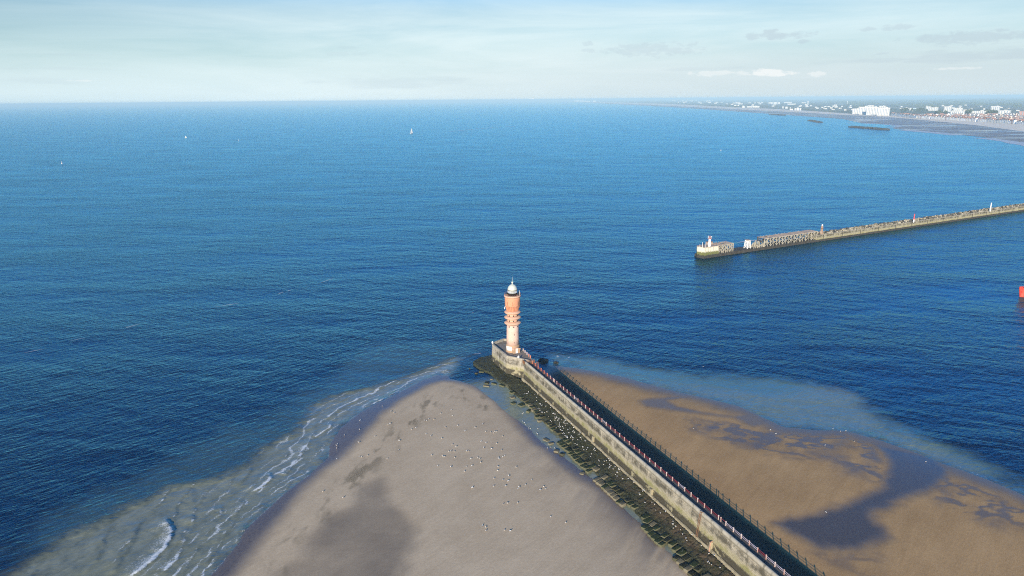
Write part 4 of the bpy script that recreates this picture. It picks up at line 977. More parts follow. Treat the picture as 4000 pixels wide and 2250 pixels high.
rbm = bmesh.new(); rr2 = random.Random(3)
for s_ in np.arange(sE + 1, FL + 180, 0.95):
    for n_, zc_ in ((2.2, 5.6), (3.8, 6.1), (5.4, 5.9), (6.8, 4.8), (8.3, 3.2), (9.6, 1.4)):
        if rr2.random() < 0.12: continue
        sz = rr2.uniform(0.9, 1.9); k = len(rbm.verts)
        vs = box(rbm, (s_ + rr2.uniform(-.7, .7), n_ + rr2.uniform(-.6, .6), zc_ + rr2.uniform(-.5, .45)), (sz, sz * rr2.uniform(.6, 1), sz * rr2.uniform(.5, .9)), rr2.uniform(0, 3), 0, rr2.uniform(.5, .95))
        for v in vs: v.co += Vector((rr2.uniform(-.2, .2), rr2.uniform(-.2, .2), rr2.uniform(-.3, .3)))
m_rub, t, b = new_mat('rubble_stone'); rnd = t.n('ShaderNodeNewGeometry').outputs['Random Per Island']
t.l(t.ramp(rnd, [(0.0, (0.035, 0.032, 0.028)), (0.3, (0.08, 0.075, 0.06)), (0.55, (0.24, 0.215, 0.15)), (1.0, (0.40, 0.36, 0.27))]), b.inputs['Base Color']); b.inputs['Roughness'].default_value = 0.9
rub = tag(obj('rubble', rbm, m_rub), 'crest of grey rubble stones heaped along the far pier', 'rubble', None, 'stuff'); rub.location = (w0.x, w0.y, 0); rub.rotation_euler = (0, 0, FROT)

def lattice(name, s0, s1, z0, z1, n0, n1, bays, label, slope=0.0, deck=True):
    g = tag(empty(name, (w0.x, w0.y, 0), FROT), label, 'timber pier')
    for yy in (n0, n1):
        bmf = bmesh.new(); dx = (s1 - s0) / bays
        for i in range(bays + 1):
            x = s0 + dx * i; zt_ = z1 - (slope if i == 0 else 0)
            beam(bmf, (x, yy, z0), (x, yy, zt_), 0.42, 0.42)
            if i < bays:
                zm = (z0 + z1) / 2
                beam(bmf, (x, yy - 0.25, zm), (x + dx / 2, yy - 0.25, z1 - 0.2), 0.34, 0.34); beam(bmf, (x + dx / 2, yy - 0.25, z1 - 0.2), (x + dx, yy - 0.25, zm), 0.34, 0.34)
                beam(bmf, (x, yy - 0.25, z0 + 0.2), (x + dx / 2, yy - 0.25, zm), 0.3, 0.3); beam(bmf, (x + dx / 2, yy - 0.25, zm), (x + dx, yy - 0.25, z0 + 0.2), 0.3, 0.3)
                beam(bmf, (x + dx / 2, yy, z0), (x + dx / 2, yy, z1), 0.3, 0.3)
        beam(bmf, (s0, yy - 0.3, (z0 + z1) / 2), (s1, yy - 0.3, (z0 + z1) / 2), 0.35, 0.35)
        beam(bmf, (s0, yy - 0.3, z1 - 0.15), (s1, yy - 0.3, z1 - 0.15), 0.4, 0.4)
        obj('side_frame', bmf, m_timber if yy == n0 else m_shade_timber, g)
    bmf = bmesh.new(); dx = (s1 - s0) / bays
    for i in range(bays + 1):
        x = s0 + dx * i; beam(bmf, (x, n0, z0 + 0.3), (x, n1, z1 - 0.3), 0.3, 0.3); beam(bmf, (x, n0, z1 - 0.3), (x, n1, z0 + 0.3), 0.3, 0.3)
    obj('cross_brace', bmf, m_shade_timber, g)
    if deck:
        bmf = bmesh.new(); r_ = random.Random(5)
        x = s0
        while x < s1:
            w = r_.uniform(0.5, 1.1)
            if r_.random() > 0.16: box(bmf, (x + w / 2, (n0 + n1) / 2, z1 + 0.12 + r_.uniform(-.05, .1)), (w * 0.9, n1 - n0 + 0.8, 0.22))
            x += w
        obj('deck_boards', bmf, m_deckp, g)
    bmf = bmesh.new()
    for i in range(bays * 2 + 1):
        x = s0 + (s1 - s0) * i / (bays * 2)
        if (i * 7) % 5: bar(bmf, (x, n1, z1), (x, n1, z1 + 0.9), 0.08, 4)
    obj('handrail', bmf, m_timber, g)
    return g
m_deckp = simple('weathered_boards', (0.42, 0.33, 0.25), 0.9, 0.35, 0.8, 0, dirt=(0.18, 0.14, 0.11))
# low black sill that everything at the pier end stands on
sA, sB, sC, sD = c4s(435, 540), c4s(705, 520), c4s(905, 485), c4s(1060, 462)
bm = bmesh.new(); stt = list(np.arange(0.8, sE + 2.5, 3.0)); extrude_profile(bm, [(-0.9, -1.5), (-0.4, 1.7), (0.2, 2.05), (9.5, 2.05), (10.5, -1.5)], stt, 0.18)
sill = tag(obj('pier_sill', bm, m_sill), 'low black weed covered sill joining the broken parts of the far pier', 'sill'); sill.location = (w0.x, w0.y, 0); sill.rotation_euler = (0, 0, FROT)
head = tag(empty('pier_head', (w0.x, w0.y, 0), FROT), 'whitewashed concrete head with green weed belt at the tip of the far pier', 'pier head')
bm = bmesh.new()
tl_ = Vector(P(2680 + 150 / 3.578, 850 + 555 / 3.578)) - w0; ts_, tn_ = tl_.dot(FD), tl_.dot(FN)
hp = [(ts_, tn_), (ts_ + 1.6, tn_ + 2.4), (sA, tn_ + 2.4), (sA, -0.55), (0.0, -0.6)]
aa = [bm.verts.new((x * 1.03 - 0.2, y if y > 5 else y - 0.35, -1.5)) for x, y in hp]; a2 = [bm.verts.new((x, y, 8.2)) for x, y in hp]
for i in range(5):
    j = (i + 1) % 5; bm.faces.new((aa[i], aa[j], a2[j], a2[i]))
bm.faces.new(a2); bmesh.ops.recalc_face_normals(bm, faces=bm.faces[:])
obj('wall', bm, m_pwhite, head)
bm = bmesh.new(); prism(bm, [(x * 1.02, y + (0.15 if y > 5 else -0.2)) for x, y in hp][::-1], 8.202, 8.5); bmesh.ops.recalc_face_normals(bm, faces=bm.faces[:]); obj('deck', bm, m_deckp, head)
for i in range(6):
    bm = bmesh.new(); box(bm, (1.5 + (sA - 2) * i / 5.0, -0.68, 6.0), (0.35, 0.3, 4.0)); obj('fender', bm, m_timber, head)
lt = (c4s(325, 412, 8.5))
lt_loc = Vector(P(2680 + 325 / 3.578, 850 + 410 / 3.578, 8.5))
tw = tag(empty('light_tower', (lt_loc.x, lt_loc.y, 8.5)), 'small white light tower with red topped gallery on the head of the far pier', 'light tower')
hT = 8.6
bm = bmesh.new(); lathe(bm, [(1.0, 0), (1.15, 1.0), (1.1, 2.6), (0.85, hT - 2.6)], 20); obj('shaft', bm, m_lwhite, tw, True)
m_redp = simple('faded_red_paint', (0.50, 0.16, 0.12), 0.6, 0.25, 2.0)
bm = bmesh.new(); lathe(bm, [(0.85, hT - 2.59), (1.5, hT - 2.4), (1.5, hT - 2.25), (0.7, hT - 2.24)], 20); obj('gallery', bm, m_redp, tw)
bm = bmesh.new(); lathe(bm, [(0.5, hT - 2.23), (0.5, hT - 1.2), (0.65, hT - 1.1), (0.3, hT - 0.7), (0.08, hT - 0.5), (0.06, hT + 0.3)], 16); obj('lantern', bm, m_redp, tw, True)
bm = bmesh.new()
for i in range(10):
    a = 2 * PI * i / 10; bar(bm, (1.4 * math.cos(a), 1.4 * math.sin(a), hT - 2.25), (1.4 * math.cos(a), 1.4 * math.sin(a), hT - 1.25), 0.05, 4); a2_ = a + 2 * PI / 10
    bar(bm, (1.4 * math.cos(a), 1.4 * math.sin(a), hT - 1.27), (1.4 * math.cos(a2_), 1.4 * math.sin(a2_), hT - 1.27), 0.045, 4)
obj('gallery_railing', bm, m_lwhite, tw)
bm = bmesh.new(); box(bm, (-1.15, 0, hT - 1.0), (0.9, 0.3, 0.4)); box(bm, (1.1, 0.2, hT - 0.9), (0.9, 0.3, 0.35)); bar(bm, (-0.8, 0.2, hT - 2), (-0.9, 0.2, hT + .1), 0.07, 4); obj('signal_horn', bm, m_lwhite, tw)
m_mast = simple('galvanised_mast', (0.5, 0.5, 0.5), 0.5, 0.2, 2.0)
for a, b_, hh, m, lb in ((228, 415, 3.7, m_lwhite, 'thin white pole at the very tip of the far pier head'), (236, 415, 3.6, m_black, 'black pole beside a white pole on the far pier head'), (272, 418, 3.8, m_mast, 'grey pole between the black pole and the small light tower'), (192, 405, 1.8, m_mast, 'short grey pole at the outer corner of the far pier head')):
    l_ = Vector(P(2680 + a / 3.578, 850 + b_ / 3.578, 8.5)); bm = bmesh.new(); lathe(bm, [(0.4, 0), (0.4, 0.25), (0.18, 0.4), (0.16 + 0.12 * (m is m_black), hh - .3), (0.28, hh - .2), (0.2, hh)], 8)
    o = tag(obj('pole', bm, m), lb, 'pole'); o.location = (l_.x, l_.y, 8.5)
hut = w0 + FD * c4s(395, 390, 8.5) + FN * 6.5
h_ = tag(empty('hut', (hut.x, hut.y, 8.5), FROT), 'low rusty hut behind the small light tower on the far pier', 'hut')
bm = bmesh.new(); box(bm, (0, 0, 0.9), (4.5, 2.6, 1.8)); obj('wall', bm, m_deckp, h_); bm = bmesh.new(); box(bm, (0, 0, 1.95), (4.9, 3.0, 0.28), 0, 0, 0.9); obj('roof', bm, m_rust, h_)
lattice('timber_trestle', sA + 0.3, sB - 0.5, 2.0, 8.4, 0.2, 8.0, 4, 'short bleached timber trestle beside the white head of the far pier')
lattice('timber_trestle', sD + 5, sE + 2.0, 2.0, 8.6, 0.2, 7.6, 9, 'long bleached timber trestle between the gap and the solid far pier', 0.0)
# splintered stubs of timber where the long trestle has collapsed
bm = bmesh.new(); r_ = random.Random(8)
for i in range(46):
    f_ = i / 46; s_ = sC + 6 + (sD + 6 - sC - 6) * f_ + r_.uniform(-1, 1); hh = 0.8 + 4.6 * f_ * r_.uniform(0.5, 1.1); yy = r_.choice([0.3, 4, 7.5]) + r_.uniform(-.4, .4)
    beam(bm, (s_, yy, 1.9), (s_ + r_.uniform(-.9, .9), yy + r_.uniform(-.5, .5), 2 + hh), 0.36, 0.36)
    if i % 3 == 0: beam(bm, (s_, yy, 2 + hh * .5), (s_ + 2.6, yy, 2 + hh * .8), 0.3, 0.3)
stb = tag(obj('broken_timbers', bm, m_timber), 'splintered timber stubs at the broken end of the long trestle', 'broken timbers'); stb.location = (w0.x, w0.y, 0); stb.rotation_euler = (0, 0, FROT)
# white lattice box standing alone in the gap
cl = w0 + FD * c4s(908, 440, 2.0) + FN * 3.5
bx_ = tag(empty('lattice_tower', (cl.x, cl.y, 2.0), FROT), 'white braced frame tower standing alone in the gap of the far pier', 'frame tower')
def frame_tower(w, h, wt):
    c0 = [(-w, -w), (w, -w), (w, w), (-w, w)]; c1_ = [(-wt, -wt), (wt, -wt), (wt, wt), (-wt, wt)]
    for i in range(4):
        bm = bmesh.new(); j = (i + 1) % 4; L_ = lambda k, f: (c0[k][0] + (c1_[k][0] - c0[k][0]) * f, c0[k][1] + (c1_[k][1] - c0[k][1]) * f, h * f)
        beam(bm, L_(i, 0), L_(i, 1), 0.34, 0.34)
        for f0, f1 in ((0.02, 0.35), (0.35, 0.68), (0.68, 1.0)):
            beam(bm, L_(i, f0), L_(j, f1), 0.22, 0.22); beam(bm, L_(j, f0), L_(i, f1), 0.22, 0.22); beam(bm, L_(i, f1), L_(j, f1), 0.28, 0.28)
        obj('side_frame', bm, m_lwhite, bx_)
    bm = bmesh.new(); box(bm, (0, 0, h + 0.15), (2 * wt + 0.6, 2 * wt + 0.6, 0.3)); obj('roof', bm, m_deckp, bx_)
    bm = bmesh.new(); box(bm, (0, 0, h * 0.86), (2 * wt - 0.8, 2 * wt - 0.8, h * 0.22)); box(bm, (0, 0, h * 0.74), (2 * wt - 0.1, 2 * wt - .1, 0.2)); obj('panel_box', bm, m_lwhite, bx_)
frame_tower(1.75, 6.4, 1.3)
# beacon at the start of the solid pier
bl = w0 + FD * (c4s(1878, 235, 5.0)) + FN * 1.6
bc = tag(empty('beacon', (bl.x, bl.y, 5.05), FROT), 'rusty narrow beacon tower with white cap where the rubble begins', 'beacon')
bm = bmesh.new(); box(bm, (0, 0, 3.6), (1.5, 1.5, 7.2), 0, 0, 0.7); obj('shaft', bm, simple('rusty_concrete', (0.40, 0.25, 0.17), 0.85, 0.35, 1.0), bc)
bm = bmesh.new(); box(bm, (-1.2, 0, 1.6), (1.0, 1.3, 3.2)); obj('cabinet', bm, m_deckp, bc)
bm = bmesh.new(); box(bm, (0, 0, 5.4), (2.4, 2.0, 0.25)); obj('gallery', bm, m_rust, bc)
bm = bmesh.new(); lathe(bm, [(0.6, 7.2), (0.65, 8.3), (0.3, 8.6), (0, 8.7)], 10); obj('cap', bm, m_lwhite, bc)
def mark(px, py, h, split, label, red):
    l_ = Vector(P(px, py, 5.3)); g = tag(empty('marker_post', (l_.x, l_.y, 5.0)), label, 'marker post')
    bm = bmesh.new(); lathe(bm, [(0.62, 0), (0.55, h * split)], 10); obj('lower_section', bm, m_lwhite, g)
    bm = bmesh.new(); lathe(bm, [(0.53, h * split + .002), (0.42, h - .4), (0.6, h - .35), (0.5, h)], 10); obj('upper_section', bm, m_redm if red else m_lwhite, g)
m_redm = simple('mark_red', (0.62, 0.09, 0.10), 0.5, 0.2, 1.0)
mark(3300 + 988 / 3.68, 760 + 395 / 3.68, 7.8, 0.34, 'slim red and white post standing on the far pier', True)
mark(3300 + 2088 / 3.68, 760 + 238 / 3.68, 8.6, 0.5, 'slim all white post standing on the far pier', False)

# ================================================================== BOATS
m_hull = simple('red_hull', (0.56, 0.045, 0.025), 0.45, 0.15, 0.4, 0, spec=0.5, dirt=(0.62, 0.16, 0.10), dirt_scale=0.4)
sx_, sy_ = P(3984, 1160, 0)
ship = tag(empty('ship', (sx_, sy_, 0), math.radians(8)), 'bright red ship bow entering at the right frame edge', 'ship')
bm = bmesh.new(); rows = []
for x, wd, zt_ in ((-1.6, 0.15, 6.3), (0.5, 1.6, 6.0), (3, 3.0, 5.6), (7, 4.2, 5.0), (14, 4.8, 4.4), (26, 4.9, 4.2), (38, 4.6, 4.4)):
    rows.append([bm.verts.new((x + (1.9 if i == 0 or i == 6 else 0) * 0 + dx * (1.0 if x < 8 else 0.0), y, z)) for i, (dx, y, z) in enumerate(((0, -wd, zt_), (0.5, -wd * .96, zt_ * .6), (1.3, -wd * .85, 0.4), (2.0, -wd * 0.6, -1.5), (2.0, wd * .6, -1.5), (1.3, wd * .85, 0.4), (0.5, wd * .96, zt_ * .6), (0, wd, zt_)))])
for A, B in zip(rows, rows[1:]):
    for i in range(7): bm.faces.new((A[i], A[i + 1], B[i + 1], B[i]))
bm.faces.new(rows[0]); bm.faces.new(rows[-1][::-1]); bmesh.ops.recalc_face_normals(bm, faces=bm.faces[:]); obj('hull', bm, m_hull, ship)
bm = bmesh.new(); dk = [(r[0].co.x, r[0].co.y * .97, r[0].co.z - 0.9) for r in []] 
bm.free()
bm = bmesh.new()
L_ = [(0.6, 1.3), (3, 2.8), (7, 4.0), (14, 4.6), (26, 4.7), (38, 4.4)]
prev = None
for x, wd in L_:
    cur = [bm.verts.new((x, -wd, 4.6 if x < 7 else 3.5)), bm.verts.new((x, wd, 4.6 if x < 7 else 3.5))]
    if prev: bm.faces.new((prev[0], cur[0], cur[1], prev[1]))
    prev = cur
obj('deck', bm, simple('green_brown_deck', (0.10, 0.11, 0.05), 0.8, 0.4, 0.8), ship)
for i, (x, y, sz) in enumerate(((4.0, 0, (1.6, 1.8, 1.3)), (6.3, 1.4, (1.0, 1.0, 0.9)), (6.0, -1.5, (0.8, 0.9, 1.0)))):
    bm = bmesh.new(); box(bm, (x, y, 4.6 + sz[2] / 2), sz, 0.2 * i, 0, 0.8); bar(bm, (x - sz[0] / 2, y, 4.7 + sz[2]), (x + sz[0] / 2, y, 4.7 + sz[2]), 0.2, 8); obj('winch', bm, simple('winch_ochre', (0.32, 0.20, 0.05), 0.7, 0.4, 2.0) if not i else bpy.data.materials['winch_ochre'], ship)
bm = bmesh.new(); box(bm, (27, 0, 7), (9, 7, 7), 0, 0, 0.9); box(bm, (26, 0, 11.7), (6, 6, 2.4), 0, 0, 0.92); obj('wheelhouse', bm, m_lwhite, ship)
bm = bmesh.new(); bar(bm, (28, 0, 12.9), (28, 0, 19), 0.25, 6, 0.1); obj('mast', bm, m_lwhite, ship)

m_sail = simple('sail_cloth', (0.80, 0.79, 0.75), 0.7, 0.06, 0.5)
m_sail.node_tree.nodes['Principled BSDF'].inputs['Subsurface Weight'].default_value = 0.0
def sailboat(px, py, L, Hm, rz, label, jib=True):
    x, y = P(px, py); g = tag(empty('sailboat', (x, y, 0), rz), label, 'sailboat')
    bm = bmesh.new(); rows = []
    for u, w, z in ((-0.5, .12, .1), (-0.25, .16, .08), (0.05, .165, .085), (0.3, .10, .1), (0.5, .005, .125)):
        rows.append([bm.verts.new((u * L, yy * L, zz * L)) for yy, zz in ((-w, z), (-w * .8, 0.0), (0, -0.04), (w * .8, 0), (w, z))])
    for A, B in zip(rows, rows[1:]):
        for i in range(4): bm.faces.new((A[i], A[i + 1], B[i + 1], B[i]))
        bm.faces.new((A[4], A[0], B[0], B[4]))
    bm.faces.new(rows[0]); bm.faces.new(rows[-1]); bmesh.ops.recalc_face_normals(bm, faces=bm.faces[:]); obj('hull', bm, m_lwhite, g)
    bm = bmesh.new(); bar(bm, (0.06 * L, 0, 0.05 * L), (0.06 * L, 0, Hm), 0.012 * L, 6, 0.006 * L); bar(bm, (0.06 * L, 0, 0.17 * L), (-0.42 * L, 0.06 * L, 0.17 * L), 0.01 * L, 6); obj('mast', bm, m_mast, g)
    def sail(pts, belly, nm):
        bm = bmesh.new(); n = 8; A, B, T = [Vector(p) for p in pts]; rws = []
        for j in range(n + 1):
            f = j / n; l0 = A.lerp(T, f); l1 = B.lerp(T, f); l1 = l1 + (l1 - l0) * 0.25 * math.sin(PI * f)
            rws.append([bm.verts.new(l0.lerp(l1, i / n) + Vector((0, belly * math.sin(PI * i / n) * (1 - f * .6), 0))) for i in range(n + 1)])
        for Aa, Bb in zip(rws, rws[1:]):
            for i in range(n):
                bm.faces.new((Aa[i], Aa[i + 1], Bb[i + 1], Bb[i]))
        bmesh.ops.remove_doubles(bm, verts=bm.verts[:], dist=1e-4)
        o = obj(nm, bm, m_sail, g, True)
        md = o.modifiers.new('thick', 'SOLIDIFY'); md.thickness = 0.02
    sail(((0.05 * L, 0, 0.19 * L), (-0.42 * L, 0.06 * L, 0.19 * L), (0.06 * L, 0, Hm * .98)), 0.05 * L, 'mainsail')
    if jib: sail(((0.48 * L, 0, 0.14 * L), (0.02 * L, 0.10 * L, 0.18 * L), (0.07 * L, 0, Hm * .9)), 0.06 * L, 'jib')
    return g
sailboat(1608, 522, 13.5, 20.5, math.radians(55), 'white sailboat with full sails far out beyond the lighthouse')
sailboat(726, 539, 6.5, 7.5, math.radians(30), 'tiny white sailboat on the far left sea, upper of two distant dots', True)
sailboat(932, 551, 6.0, 6.5, math.radians(120), 'tiny white sailboat far out, nearest the left of the bigger sailboat', False)
bx0, by0 = P(242, 640)
mb = tag(empty('buoy', (bx0, by0, 0)), 'white topped buoy alone on the blue sea near the left frame edge', 'buoy')
bm = bmesh.new(); lathe(bm, [(0.0, -0.5), (1.3, -0.3), (1.4, 0.6), (1.1, 1.0), (0.3, 1.2)], 16); obj('float', bm, m_lwhite, mb, True)
bm = bmesh.new()
for i in range(4):
    a = i * PI / 2; bar(bm, (0.7 * math.cos(a), 0.7 * math.sin(a), 1.0), (0.3 * math.cos(a), 0.3 * math.sin(a), 3.0), 0.09, 5)
obj('cage', bm, m_redp, mb); bm = bmesh.new(); lathe(bm, [(0.3, 3.0), (0.75, 3.1), (0.75, 3.9), (0.4, 4.2), (0, 4.3)], 12); obj('lamp', bm, m_lwhite, mb, True)
bx0, by0 = P(2816, 590)
bm = bmesh.new(); lathe(bm, [(0, -0.4), (0.9, -0.2), (0.9, 0.7), (0.35, 1.0), (0.25, 2.6), (0.5, 2.7), (0.4, 3.3), (0, 3.4)], 12)
o = tag(obj('buoy', bm, m_lwhite), 'small white buoy alone in the open bay above the far pier', 'buoy'); o.location = (bx0, by0, 0)

# ================================================================== FAR COAST
c6 = (3300, 370, 3.68); c9 = (2500, 360, 2.862); c10 = (1700, 340, 3.22)
water_l = crop(*c10, [(900, 163), (1300, 170), (1800, 190), (2200, 212)]) + crop(*c9, [(300, 165), (700, 190), (1100, 218), (1500, 246), (1900, 275), (2250, 297)]) + crop(*c6, [(250, 412), (600, 425), (860, 450), (620, 485), (1000, 512), (1500, 560), (2000, 612), (2576, 690), (3200, 800)])
wet_l = crop(*c10, [(900, 157), (1300, 165), (1800, 184), (2200, 204)]) + crop(*c9, [(300, 150), (700, 172), (1100, 194), (1500, 212), (1900, 234), (2300, 258)]) + crop(*c6, [(100, 292), (600, 322), (1200, 372), (1900, 442), (2576, 532), (3200, 640)])
dry_l = crop(*c10, [(900, 153), (1300, 161), (1800, 176), (2200, 190)]) + crop(*c9, [(300, 131), (700, 151), (1100, 173), (1500, 189), (1900, 214), (2300, 241)]) + crop(*c6, [(100, 280), (600, 303), (1000, 338), (1500, 368), (2000, 398), (2576, 438), (3200, 500)])
def resample(pl, n):
    d = [0]
    for a, b_ in zip(pl, pl[1:]): d.append(d[-1] + math.hypot(b_[0] - a[0], b_[1] - a[1]))
    out = []
    for k in range(n):
        # sample denser near the viewer end
        f = d[-1] * (1 - (1 - k / (n - 1)) ** 2.2); i = max(0, min(len(d) - 2, int(np.searchsorted(d, f)) - 1)); t_ = (f - d[i]) / max(1e-6, d[i + 1] - d[i]); out.append((pl[i][0] + (pl[i + 1][0] - pl[i][0]) * t_, pl[i][1] + (pl[i + 1][1] - pl[i][1]) * t_))
    return out
def ribbon(name, A, za, B, zb, mat, n=160):
    a, b_ = resample(A, n), resample(B, n); bm = bmesh.new()
    va = [bm.verts.new((*p, za)) for p in a]; vb = [bm.verts.new((*p, zb)) for p in b_]
    for i in range(n - 1): bm.faces.new((va[i], va[i + 1], vb[i + 1], vb[i]))
    bmesh.ops.recalc_face_normals(bm, faces=bm.faces[:])
    if bm.faces[:][0].normal.z < 0: bmesh.ops.reverse_faces(bm, faces=bm.faces[:])
    return tag(obj(name, bm, mat), kind='structure')
m_fwet, t, b = new_mat('far_wet_sand'); pos = t.n('ShaderNodeNewGeometry').outputs['Position']
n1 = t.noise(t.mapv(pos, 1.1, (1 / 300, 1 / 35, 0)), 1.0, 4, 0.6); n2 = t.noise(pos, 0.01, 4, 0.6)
sheen = t.smooth(n1, 0.50, 0.60)  # wet streaks: bluish sheen mixed into the base colour, with lower roughness
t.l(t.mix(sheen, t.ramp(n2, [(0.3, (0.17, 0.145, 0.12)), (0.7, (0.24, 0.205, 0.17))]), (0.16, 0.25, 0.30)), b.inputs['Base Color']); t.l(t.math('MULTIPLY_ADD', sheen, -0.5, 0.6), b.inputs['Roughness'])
m_fdry = simple('far_dry_sand', (0.74, 0.66, 0.54), 0.9, 0.15, 0.01, 0, 'Object')
m_land, t, b = new_mat('far_plain'); pos = t.n('ShaderNodeNewGeometry').outputs['Position']
vo = t.n('ShaderNodeTexVoronoi', i_Scale=1.0); t.l(t.mapv(pos, 0.4, (1 / 420, 1 / 900, 0)), vo.inputs['Vector'])
fld = t.ramp(t.n('ShaderNodeSeparateColor').outputs[0], [(0, 0.1), (1, 0.9)])
sc_ = t.n('ShaderNodeSeparateColor'); t.l(vo.outputs['Color'], sc_.inputs[0]); fld = t.ramp(sc_.outputs[0], [(0.0, (0.10, 0.125, 0.07)), (0.4, (0.15, 0.165, 0.09)), (0.7, (0.23, 0.21, 0.13)), (1.0, (0.32, 0.29, 0.2))])
nn = t.noise(pos, 1 / 160, 5, 0.65); c = t.mix(t.smooth(nn, 0.48, 0.6), fld, (0.035, 0.05, 0.028)); t.l(c, b.inputs['Base Color']); b.inputs['Roughness'].default_value = 0.95
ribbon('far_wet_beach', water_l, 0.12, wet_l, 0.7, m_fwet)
ribbon('far_dry_beach', wet_l, 0.72, dry_l, 3.0, m_fdry)
# land sheet behind the beach
a = resample(dry_l, 160); bm = bmesh.new(); va = [bm.verts.new((*p, 3.01)) for p in a]
vb = [bm.verts.new((p[0] + 60000 * 0.62 + 0.3 * i * 60, p[1] + 60000 * (0.15 + 0.55 * (1 - i / 159)), 3.01)) for i, p in enumerate(a)]
for i in range(159): bm.faces.new((va[i], va[i + 1], vb[i + 1], vb[i]))
bmesh.ops.recalc_face_normals(bm, faces=bm.faces[:])
if bm.faces[:][0].normal.z < 0: bmesh.ops.reverse_faces(bm, faces=bm.faces[:])
tag(obj('land', bm, m_land), kind='structure')
# breakwaters lying off the beach
m_bw = simple('breakwater_rock', (0.05, 0.055, 0.06), 0.85, 0.4, 0.05, 0)
def breakwater(p0, p1, w, h, label):
    a, b_ = Vector(p0), Vector(p1); L = (b_ - a).length; bm = bmesh.new(); r_ = random.Random(int(L)); x = 0
    while x < L:
        for yy in (-w * .5, -w * .15, w * .2, w * .5):
            sz = r_.uniform(5, 9); vs = box(bm, (x + r_.uniform(-2, 2), yy + r_.uniform(-2, 2), h * (1 - abs(yy) / w) * r_.uniform(.3, .7)), (sz, sz * .8, h * r_.uniform(.8, 1.3)), r_.uniform(0, 3), 0, r_.uniform(.4, .8))
        x += 4.5
    o = tag(obj('breakwater', bm, m_bw), label, 'breakwater'); o.location = (a.x, a.y, 0); o.rotation_euler = (0, 0, math.atan2((b_ - a).y, (b_ - a).x))
breakwater(P(3328, 497), P(3463, 508), 22, 6, 'longest dark breakwater off the far beach in front of the white apartments')
breakwater(P(2500 + 1905 / 2.862, 360 + 318 / 2.862), P(2500 + 2010 / 2.862, 360 + 340 / 2.862), 20, 4.5, 'middle dark breakwater off the far beach, low and short')
breakwater(P(2500 + 1465 / 2.862, 360 + 250 / 2.862), P(2500 + 1608 / 2.862, 360 + 261 / 2.862), 24, 5, 'farthest thin breakwater off the distant beach')
# shallow foam lines off that beach
m_foam, t, b = new_mat('sea_foam'); pos = t.n('ShaderNodeNewGeometry').outputs['Position']; b.inputs['Base Color'].default_value = (0.40, 0.46, 0.50, 1); b.inputs['Roughness'].default_value = 0.6
def foam_strip(pl, w, label, jag=0.5, seed=0):
    r_ = random.Random(seed); bm = bmesh.new()
    pts = resample_even(pl, max(3.0, w * 1.2)); L = []; R_ = []
    for i, p in enumerate(pts):
        q = pts[min(i + 1, len(pts) - 1)]; o_ = pts[max(i - 1, 0)]; d = Vector((q[0] - o_[0], q[1] - o_[1])).normalized(); nn_ = Vector((-d.y, d.x)); ww = w * (0.15 if i in (0, len(pts) - 1) else r_.uniform(1 - jag, 1 + jag)) / 2
        L.append(bm.verts.new((p[0] + nn_.x * ww, p[1] + nn_.y * ww, 0.13))); R_.append(bm.verts.new((p[0] - nn_.x * ww, p[1] - nn_.y * ww, 0.13)))
    for i in range(len(pts) - 1):
        if r_.random() < jag * 0.45: continue
        bm.faces.new((R_[i], R_[i + 1], L[i + 1], L[i]))
    return tag(obj('foam', bm, m_foam), label, 'foam', None, 'stuff')
def resample_even(pl, step):
    out = []
    for a, b_ in zip(pl, pl[1:]):
        l = math.hypot(b_[0] - a[0], b_[1] - a[1]); k = max(1, int(l / step))
        out += [(a[0] + (b_[0] - a[0]) * i / k, a[1] + (b_[1] - a[1]) * i / k) for i in range(k)]
    return out + [pl[-1]]
foam_strip(crop(*c6, [(620, 492), (1000, 516), (1500, 566), (2000, 620), (2576, 700), (3000, 780)]), 58, 'white line of surf along the far beach', 0.35, 1)
foam_strip(crop(*c6, [(0, 402), (300, 412), (600, 426), (850, 449), (640, 478)]), 45, 'curl of surf round the far sand bar', 0.4, 2)
foam_strip([P(a * 1.553, b_ * 1.553) for a, b_ in ((1130, 331), (1200, 324), (1250, 320), (1296, 318))], 9, 'pale wake streak right of the sailboat', 0.6, 3)
for k, (pl, w) in enumerate((([(60, 888), (110, 878)], 1.0), ([(175, 858), (215, 850)], 0.8), ([(285, 832), (300, 829), (352, 815)], 1.1), ([(425, 801), (445, 797)], 0.8), ([(540, 772), (562, 769), (600, 763)], 1.5), ([(690, 742), (735, 729)], 1.5), ([(805, 712), (840, 700)], 1.0), ([(217, 289), (270, 288), (328, 287)], 30))):
    foam_strip([P(a * 1.553, b_ * 1.553) for a, b_ in pl], w * 0.6, ('foam fleck on the slick line far left', 'second foam fleck on the slick line', 'broken foam streak left of centre on the slick line', 'small foam fleck between two longer streaks', 'bright foam streak in the sea left of the lighthouse', 'foam streak nearest the lighthouse top on the slick line', 'faint last foam fleck of the slick line', 'pale streak near the left horizon')[k], 0.55, 10 + k)
foam_strip(crop(*c4p, [(705, 350), (780, 342), (860, 328), (930, 322), (1010, 312), (1090, 296)]), 1.8, 'line of foam in the gap of the far pier', 0.6, 20)

